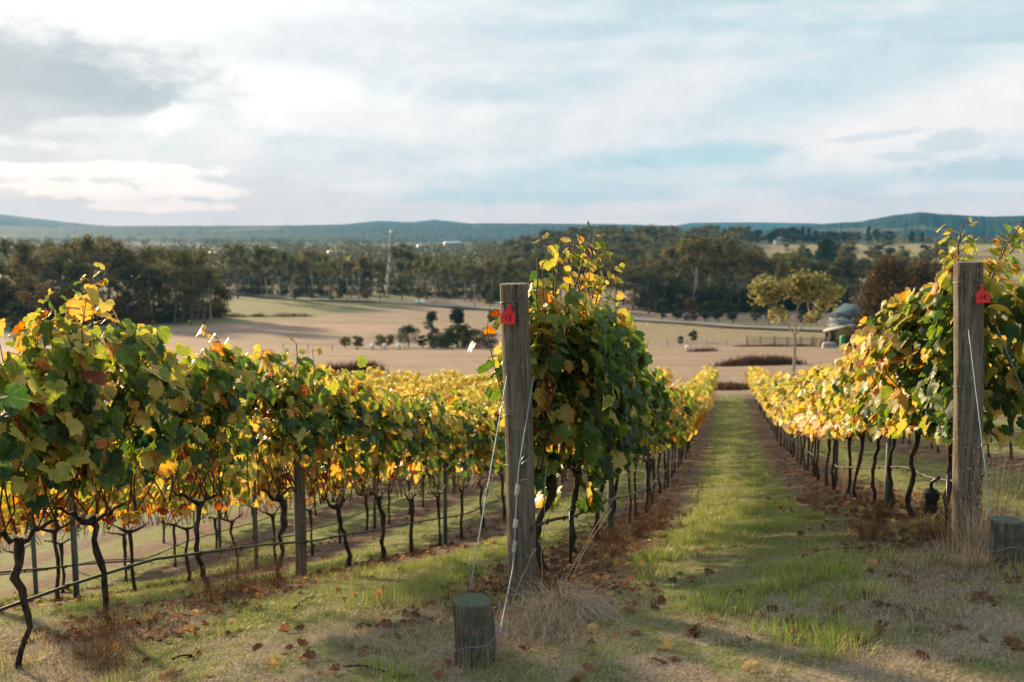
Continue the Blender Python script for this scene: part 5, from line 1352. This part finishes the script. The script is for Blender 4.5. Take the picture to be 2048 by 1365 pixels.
def gable(b, w, l, h0, h1, ov=.3):
    """roof ridge along Y"""
    b.prism([(-w / 2 - ov, h0 - .12), (0, h1), (w / 2 + ov, h0 - .12), (w / 2 + ov, h0 + .0), (0, h1 + .14), (-w / 2 - ov, h0 + .0)], -l / 2 - ov, l / 2 + ov, 1)


def win(parent, x, y, z, w, h, face):
    f = MB(); t = .06
    def bx(a0, a1, z0, z1, d0, d1):
        if face == 'y': return ((a0 + x, y - d1, z0 + z), (a1 + x, y - d0, z1 + z))
        return ((x - d1, a0 + y, z0 + z), (x - d0, a1 + y, z1 + z))
    for a in ((-w / 2 - t, -w / 2, -h / 2 - t, h / 2 + t), (w / 2, w / 2 + t, -h / 2 - t, h / 2 + t), (-w / 2, w / 2, h / 2, h / 2 + t), (-w / 2, w / 2, -h / 2 - t, -h / 2), (-.025, .025, -h / 2, h / 2)):
        f.box(*bx(*a, -.01, .06))
    o = f.obj('window', M['wall_pale'], parent); g = MB(); g.box(*bx(-w / 2, w / 2, -h / 2, h / 2, -.01, .02)); g.obj('pane', M['glass'], o)


def build_house():
    x, y, z = place(1712, 258); e = empty('farmhouse', (x, y, z), 'farmhouse with a blue grey hipped metal roof beside the russet cypress', 'house', None, -.30)
    w, l, h = 10.0, 7.5, 4.0
    b = MB(); b.box((-w / 2, -l / 2, -1), (w / 2, l / 2, h)); b.obj('wall', M['wall_pale'], e)
    r = MB(); ov = .55; V = [(-w / 2 - ov, -l / 2 - ov, h), (w / 2 + ov, -l / 2 - ov, h), (w / 2 + ov, l / 2 + ov, h), (-w / 2 - ov, l / 2 + ov, h), (-2.3, 0, h + 3.0), (2.3, 0, h + 3.0)]
    r.add(V, [[0, 4, 3], [1, 2, 5]], [[0, 1, 5, 4], [2, 3, 4, 5], [3, 2, 1, 0]]); ro = r.obj('roof', M['roof_blue'], e)
    hb = MB()
    for a, c in ((0, 4), (1, 5), (2, 5), (3, 4), (4, 5)): hb.tube([np.array(V[a]) + [0, 0, .04], np.array(V[c]) + [0, 0, .04]], .05, 5)
    hb.obj('ridge_cap', M['iron'], ro)
    c = MB(); c.box((.6, .8, h + 1.2), (1.2, 1.4, h + 3.4)); c.obj('chimney', M['brick'], ro)
    for wx in (-2.8, -.6, 1.6): win(e, wx, -l / 2, 4.3, 1.0, 1.3, 'y')
    win(e, 3.2, -l / 2, 1.6, 1.1, 1.3, 'y'); win(e, -w / 2, 0, 4.2, 1.2, 1.2, 'x')
    v = MB(); v.add([(-w / 2 - .2, -l / 2 - 2.4, 2.5), (w / 2 + .2, -l / 2 - 2.4, 2.5), (w / 2 + .2, -l / 2 - .01, 2.95), (-w / 2 - .2, -l / 2 - .01, 2.95), (-w / 2 - .2, -l / 2 - 2.4, 2.4), (w / 2 + .2, -l / 2 - 2.4, 2.4), (w / 2 + .2, -l / 2 - .01, 2.85), (-w / 2 - .2, -l / 2 - .01, 2.85)], None, [[0, 1, 2, 3], [7, 6, 5, 4], [0, 4, 5, 1], [1, 5, 6, 2], [3, 7, 4, 0]])
    vo = v.obj('veranda_roof', M['roof_blue'], e)
    p = MB()
    for px in np.linspace(-w / 2, w / 2, 5):
        p = MB(); p.box((px - .06, -l / 2 - 2.3, -1), (px + .06, -l / 2 - 2.18, 2.42)); p.obj('veranda_post', M['white'], vo)
    # open shed before the house
    x, y, z = place(1690, 206); e = empty('open_shed', (x, y, z), 'open fronted shed with a sloping pale iron roof before the farmhouse', 'shed', None, -.25)
    b = MB(); b.box((-2.9, 2.0, -.6), (2.9, 2.1, 3.2)); b.box((-2.9, -1.9, -.6), (-2.82, 1.99, 3.0)); b.box((2.82, -1.9, -.6), (2.9, 1.99, 3.4)); b.obj('wall', M['timber'], e)
    r = MB(); r.add([(-3.3, -2.4, 2.9), (3.2, -2.4, 4.35), (3.2, 2.5, 4.5), (-3.3, 2.5, 3.05), (-3.3, -2.4, 2.75), (3.2, -2.4, 4.2), (3.2, 2.5, 4.35), (-3.3, 2.5, 2.9)], None, [[0, 1, 2, 3], [7, 6, 5, 4], [0, 4, 5, 1], [1, 5, 6, 2], [2, 6, 7, 3], [3, 7, 4, 0]]); r.obj('roof', M['iron'], e)
    for px in (-2.8, 0, 2.8):
        p = MB(); p.tube([(px, -2.1, -.6), (px, -2.1, 2.85 + (px + 3.3) * .21)], .08, 7); p.obj('post', M['pole'], e)
    x, y, z = place(1698, 188); e = empty('water_tank', (x, y, z), 'green ribbed water tank beside the open shed', 'tank')
    b = MB(); zz = np.linspace(-.2, 2.2, 13); b.tube(np.stack([zz * 0, zz * 0, zz], 1), .85 + .03 * (np.arange(13) % 2), 20); b.obj('body', M['green'], e)
    c = MB(); c.tube([(0, 0, 2.2), (0, 0, 2.35), (0, 0, 2.55)], [.9, .6, .15], 20); c.obj('lid', M['green'], e)
    # stockyard
    x0, y0, z0 = place(1500, 200); x1, y1, z1 = place(1668, 196); e = empty('stockyard', (x0, y0, z0), 'weathered timber stockyard with rails behind the pale gum trunk', 'fence')
    L = math.hypot(x1 - x0, y1 - y0); d = np.array([(x1 - x0) / L, (y1 - y0) / L, 0]); nn = np.array([-d[1], d[0], 0])
    def P(s, t): q = np.array([x0, y0, 0]) + d * s + nn * t; return np.array([q[0] - x0, q[1] - y0, Hs(q[0], q[1]) - z0])
    lines = [((0, 0), (L, 0)), ((0, 7), (L, 9)), ((L * .35, 0), (L * .35, 7)), ((L * .6, 0), (L * .6, 8)), ((L, 0), (L, 9)), ((L * .8, 0), (L * .8, 8))]
    for a, b2 in lines:
        a, b2 = np.array(a, float), np.array(b2, float); n = max(2, int(np.linalg.norm(b2 - a) / 2.2)); S = [P(*(a + (b2 - a) * t)) for t in np.linspace(0, 1, n)]
        for q in S: pb = MB(); pb.tube([q + [0, 0, -.2], q + [0, 0, 1.9]], .09, 6); pb.obj('post', M['timber'], e)
        for h in (.55, 1.0, 1.5):
            rb = MB(); rb.tube([q + [0, 0, h] for q in S], .05, 5); rb.obj('rail', M['timber'], e)
    x, y, z = place(1668, 186); e = empty('timber_stack', (x, y, z), 'pale stack of sawn boards at the end of the stockyard', 'timber stack', None, .4)
    for q in range(5): b = MB(); b.box((-1.4 + .05 * q, -.5, q * .22), (1.3 - .04 * q, .5, q * .22 + .17)); b.obj('board_layer', M['wall_pale'], e)
    x, y, z = place(1655, 190); e = empty('fuel_drum', (x, y, z), 'rusty iron drum rack beside the timber stack', 'drum'); b = MB(); b.tube([(0, 0, 0), (0, 0, .45), (0, 0, .47), (0, 0, .9), (0, 0, .92), (0, 0, 1.3)], [.6, .6, .63, .6, .63, .6], 16); b.obj('body', M['rust'], e); c = MB(); c.tube([(0, 0, 1.3), (0, 0, 1.36)], [.63, .6], 16); c.obj('lid', M['rust'], e)


def car(x, y, z, rz, label, col):
    e = empty('parked_car' if 'parked' in label else 'car', (x, y, z), label, 'car', None, rz)
    m = simple('car_paint', col, .3, .5, 0, .02, 1)
    b = MB(); prof = [(-2.2, .35), (-2.25, .75), (-2.1, .92), (-1.2, 1.0), (-.6, 1.42), (.9, 1.46), (1.7, 1.05), (2.15, .95), (2.22, .6), (2.2, .33)]
    b.prism(prof, -.85, .85, 1); b.obj('body', m, e)
    for s in (-1, 1):
        g = MB(); g.prism([(-1.05, 1.02), (-.55, 1.36), (.85, 1.39), (1.45, 1.06)], .852 * s, .862 * s, 1); g.obj('side_window', M['glass'], e)
        for wx in (-1.4, 1.4):
            w = MB(); w.tube([(wx, s * .66, .33), (wx, s * .88, .33)], .33, 16); wo = w.obj('wheel', M['tyre'], e); r = MB(); r.tube([(wx, s * .80, .33), (wx, s * .887, .33)], .19, 10); r.obj('rim', M['iron'], wo)
    g = MB(); g.add([(-1.18, -.7, 1.03), (-1.18, .7, 1.03), (-.64, .62, 1.40), (-.64, -.62, 1.40)], None, [[0, 1, 2, 3]]); g.V[0][:, 0] -= .03; g.V[0][:, 2] += .02; g.obj('windscreen', M['glass'], e)


def build_traffic():
    def on_road(u):
        al = math.atan((u - 1024) / F) - YAW; bb = np.arctan2(ROADX, ROADY); i = int(np.argmin(np.abs(bb - al))); j = min(i + 1, len(ROADX) - 1); return ROADX[i], ROADY[i], Hs(ROADX[i], ROADY[i]) + .5, math.atan2(ROADY[j] - ROADY[i - 1], ROADX[j] - ROADX[i - 1])
    car(*on_road(840), 'white car driving on the road left of the central post', (.85, .86, .86, 1))
    car(*on_road(502), 'white car at the far end of the road by the dense wood', (.85, .86, .86, 1))
    x, y, z = place(1372, 330); car(x, y, z, .3, 'white car parked among the planted trees behind the road', (.8, .82, .82, 1))
    x, y, z = place(1409, 332); car(x, y, z, .3, 'small blue car parked behind the planted trees', (.06, .22, .42, 1))


def build_poles():
    proto = None
    for (u, d, v, lab) in ((495, 470, 553, 'power pole at the far end of the road by the car'), (555, 440, 553, 'power pole left of the two round roadside bushes'), (692, 430, 556, 'power pole in the middle of the tree belt'), (948, 372, 568, 'power pole with a clear crossarm just left of the central post')):
        x, y, z = place(u, d); h = CZ + (HOR - v) / F * d - z; e = empty('power_pole', (x, y, z), lab, 'pole', 'power poles along the road', .5)
        if proto is None:
            b = MB(); b.tube([(0, 0, -.02), (0, 0, .5), (0, 0, 1)], [.021, .018, .014], 8); c = MB(); c.box((-.12, -.008, .93), (.12, .008, .945)); q = MB()
            for s in (-.11, -.05, .05, .11): q.tube([(s, 0, .945), (s, 0, .965)], .006, 6)
            proto = (b.mesh('pole', M['pole']), c.mesh('crossarm', M['pole']), q.mesh('insulator', M['white']))
        e.scale = (h * .95, h * .95, h)
        for nm, me in zip(('shaft', 'crossarm', 'insulator'), proto): o = bpy.data.objects.new(nm, me); COL.objects.link(o); o.parent = e
    # lattice pylon
    x, y, z = place(783, 446); h = CZ + (HOR - 460) / F * 446 - z; e = empty('pylon', (x, y, z), 'tall grey steel lattice pylon rising above the tree belt', 'pylon', None, .6)
    b = MB(); lv = np.array([0, .18, .34, .48, .60, .70, .79, .87, .94, 1.0]) * h; hw = np.interp(lv / h, [0, .55, 1], [3.4, 1.25, .35])
    cs = [(1, 1), (-1, 1), (-1, -1), (1, -1)]
    for c in cs: b.tube([(c[0] * w, c[1] * w, q) for w, q in zip(hw, lv)], .11, 5)
    for i in range(len(lv) - 1):
        for k in range(4):
            a, c = cs[k], cs[(k + 1) % 4]; p = lambda s, j: (s[0] * hw[j], s[1] * hw[j], lv[j])
            b.tube([p(a, i), p(c, i + 1)], .05, 4); b.tube([p(c, i), p(a, i + 1)], .05, 4); b.tube([p(a, i + 1), p(c, i + 1)], .05, 4)
    b.obj('lattice_frame', M['steel'], e)
    for f, w in ((.74, 4.6), (.85, 5.2), (.95, 4.0)):
        c = MB(); c.tube([(-w, 0, f * h), (0, 0, f * h + .5), (w, 0, f * h)], .08, 4); c.tube([(-w, 0, f * h), (0, 0, f * h - .4), (w, 0, f * h)], .07, 4); c.obj('crossarm', M['steel'], e)


def build_far_buildings():
    rng = np.random.default_rng(31)
    def shed(u, d, w, l, h, lab, roof='iron', wall='wall_pale', rz=None, grp='small buildings far off in the valley'):
        x, y, z = place(u, d); e = empty('far_building', (x, y, z), lab, 'building', grp, rng.uniform(-.8, .8) if rz is None else rz)
        b = MB(); b.box((-w / 2, -l / 2, -1.5), (w / 2, l / 2, h)); b.obj('wall', M[wall], e); r = MB(); gable(r, w, l, h + .02, h + w * .22); r.obj('roof', M[roof], e)
        d_ = MB(); d_.box((-.9, -l / 2 - .05, 0), (.9, -l / 2 - .003, h * .7)); d_.obj('door', M['timber'], e)
    for u, d, w, l, h in ((425, 1500, 12, 16, 5), (440, 1450, 10, 20, 5), (470, 1700, 14, 18, 5), (545, 1800, 10, 14, 5), (560, 1650, 10, 14, 5), (672, 1300, 14, 22, 7), (905, 2300, 16, 40, 8), (15, 1800, 14, 20, 7), (60, 1700, 16, 22, 6), (90, 1750, 14, 20, 6), (350, 2100, 14, 20, 6), (840, 2100, 12, 20, 5)):
        shed(u, d, w, l, h, 'small pale building far off in the valley', 'white')
    shed(1565, 1000, 12, 14, 5, 'low building with a teal roof under the skyline trees', 'roof_blue', grp=None)
    shed(1747, 560, 9, 12, 4, 'white farm shed glimpsed among trees on the pasture slope', 'white', grp=None); shed(1735, 700, 8, 12, 4, 'grey farm shed behind the white one on the pasture slope', 'iron', grp=None)
    # paddock fence and small white markers
    for (u0, d0, u1, d1, lab) in ((560, 178, 1000, 182, 'post and wire fence across the paddock below the tree clump'), (1300, 205, 1500, 200, 'post and wire fence across the right paddock before the stockyard'), (1290, 286, 1660, 262, 'post and wire fence along the near side of the road')):
        A = np.array(place(u0, d0)); B_ = np.array(place(u1, d1)); e = empty('paddock_fence', A, lab, 'fence'); n = int(np.linalg.norm(B_ - A) / 4) + 1; S = []
        for t in np.linspace(0, 1, n): q = A + (B_ - A) * t; S.append(np.array([q[0] - A[0], q[1] - A[1], Hs(q[0], q[1]) - A[2]]))
        pm = MB().tube([(0, 0, -.3), (0, 0, 1.25)], .07, 5).mesh('post', M['timber'])
        for q in S: o = bpy.data.objects.new('post', pm); COL.objects.link(o); o.parent = e; o.location = q
        for h in (.4, .8, 1.15): b = MB(); b.tube([q + [0, 0, h] for q in S], .012, 3); b.obj('fence_wire', M['wire'], e)
    for (u, d, lab) in ((741, 180, 'white drum on end in the paddock, far left of the tree clump'), (766, 182, 'white drum under the flat topped paddock bush'), (795, 180, 'white drum at the foot of the spreading paddock tree'), (1380, 165, 'white drum beside the rusty tussocks')):
        x, y, z = place(u, d); e = empty('drum', (x, y, z), lab, 'drum', 'white drums in the paddocks'); b = MB(); b.tube([(0, 0, 0), (0, 0, .35), (0, 0, .38), (0, 0, .7), (0, 0, .73), (0, 0, 1.05)], [.36, .36, .39, .36, .39, .37], 14); b.obj('body', M['white'], e); c = MB(); c.tube([(0, 0, 1.05), (0, 0, 1.1), (0, 0, 1.2)], [.36, .2, .1], 12); c.obj('cap', M['white'], e)
build_house(); build_traffic(); build_poles(); build_far_buildings()


def build_haze():
    m = bpy.data.materials.new('haze'); m.use_nodes = True; N = NT(m.node_tree); N.n.clear(); out = N.new('ShaderNodeOutputMaterial')
    v = N.new('ShaderNodeVolumePrincipled'); v.inputs['Color'].default_value = (.17, .56, 1.0, 1); v.inputs['Density'].default_value = 0.62e-4; v.inputs['Anisotropy'].default_value = 0.0
    N.l.new(v.outputs[0], out.inputs['Volume'])
    b = MB(); b.box((-7600, -7600, -75), (7600, 7600, 190)); o = b.obj('haze', m); tag(o, kind='stuff'); o.display_type = 'WIRE'
build_haze()
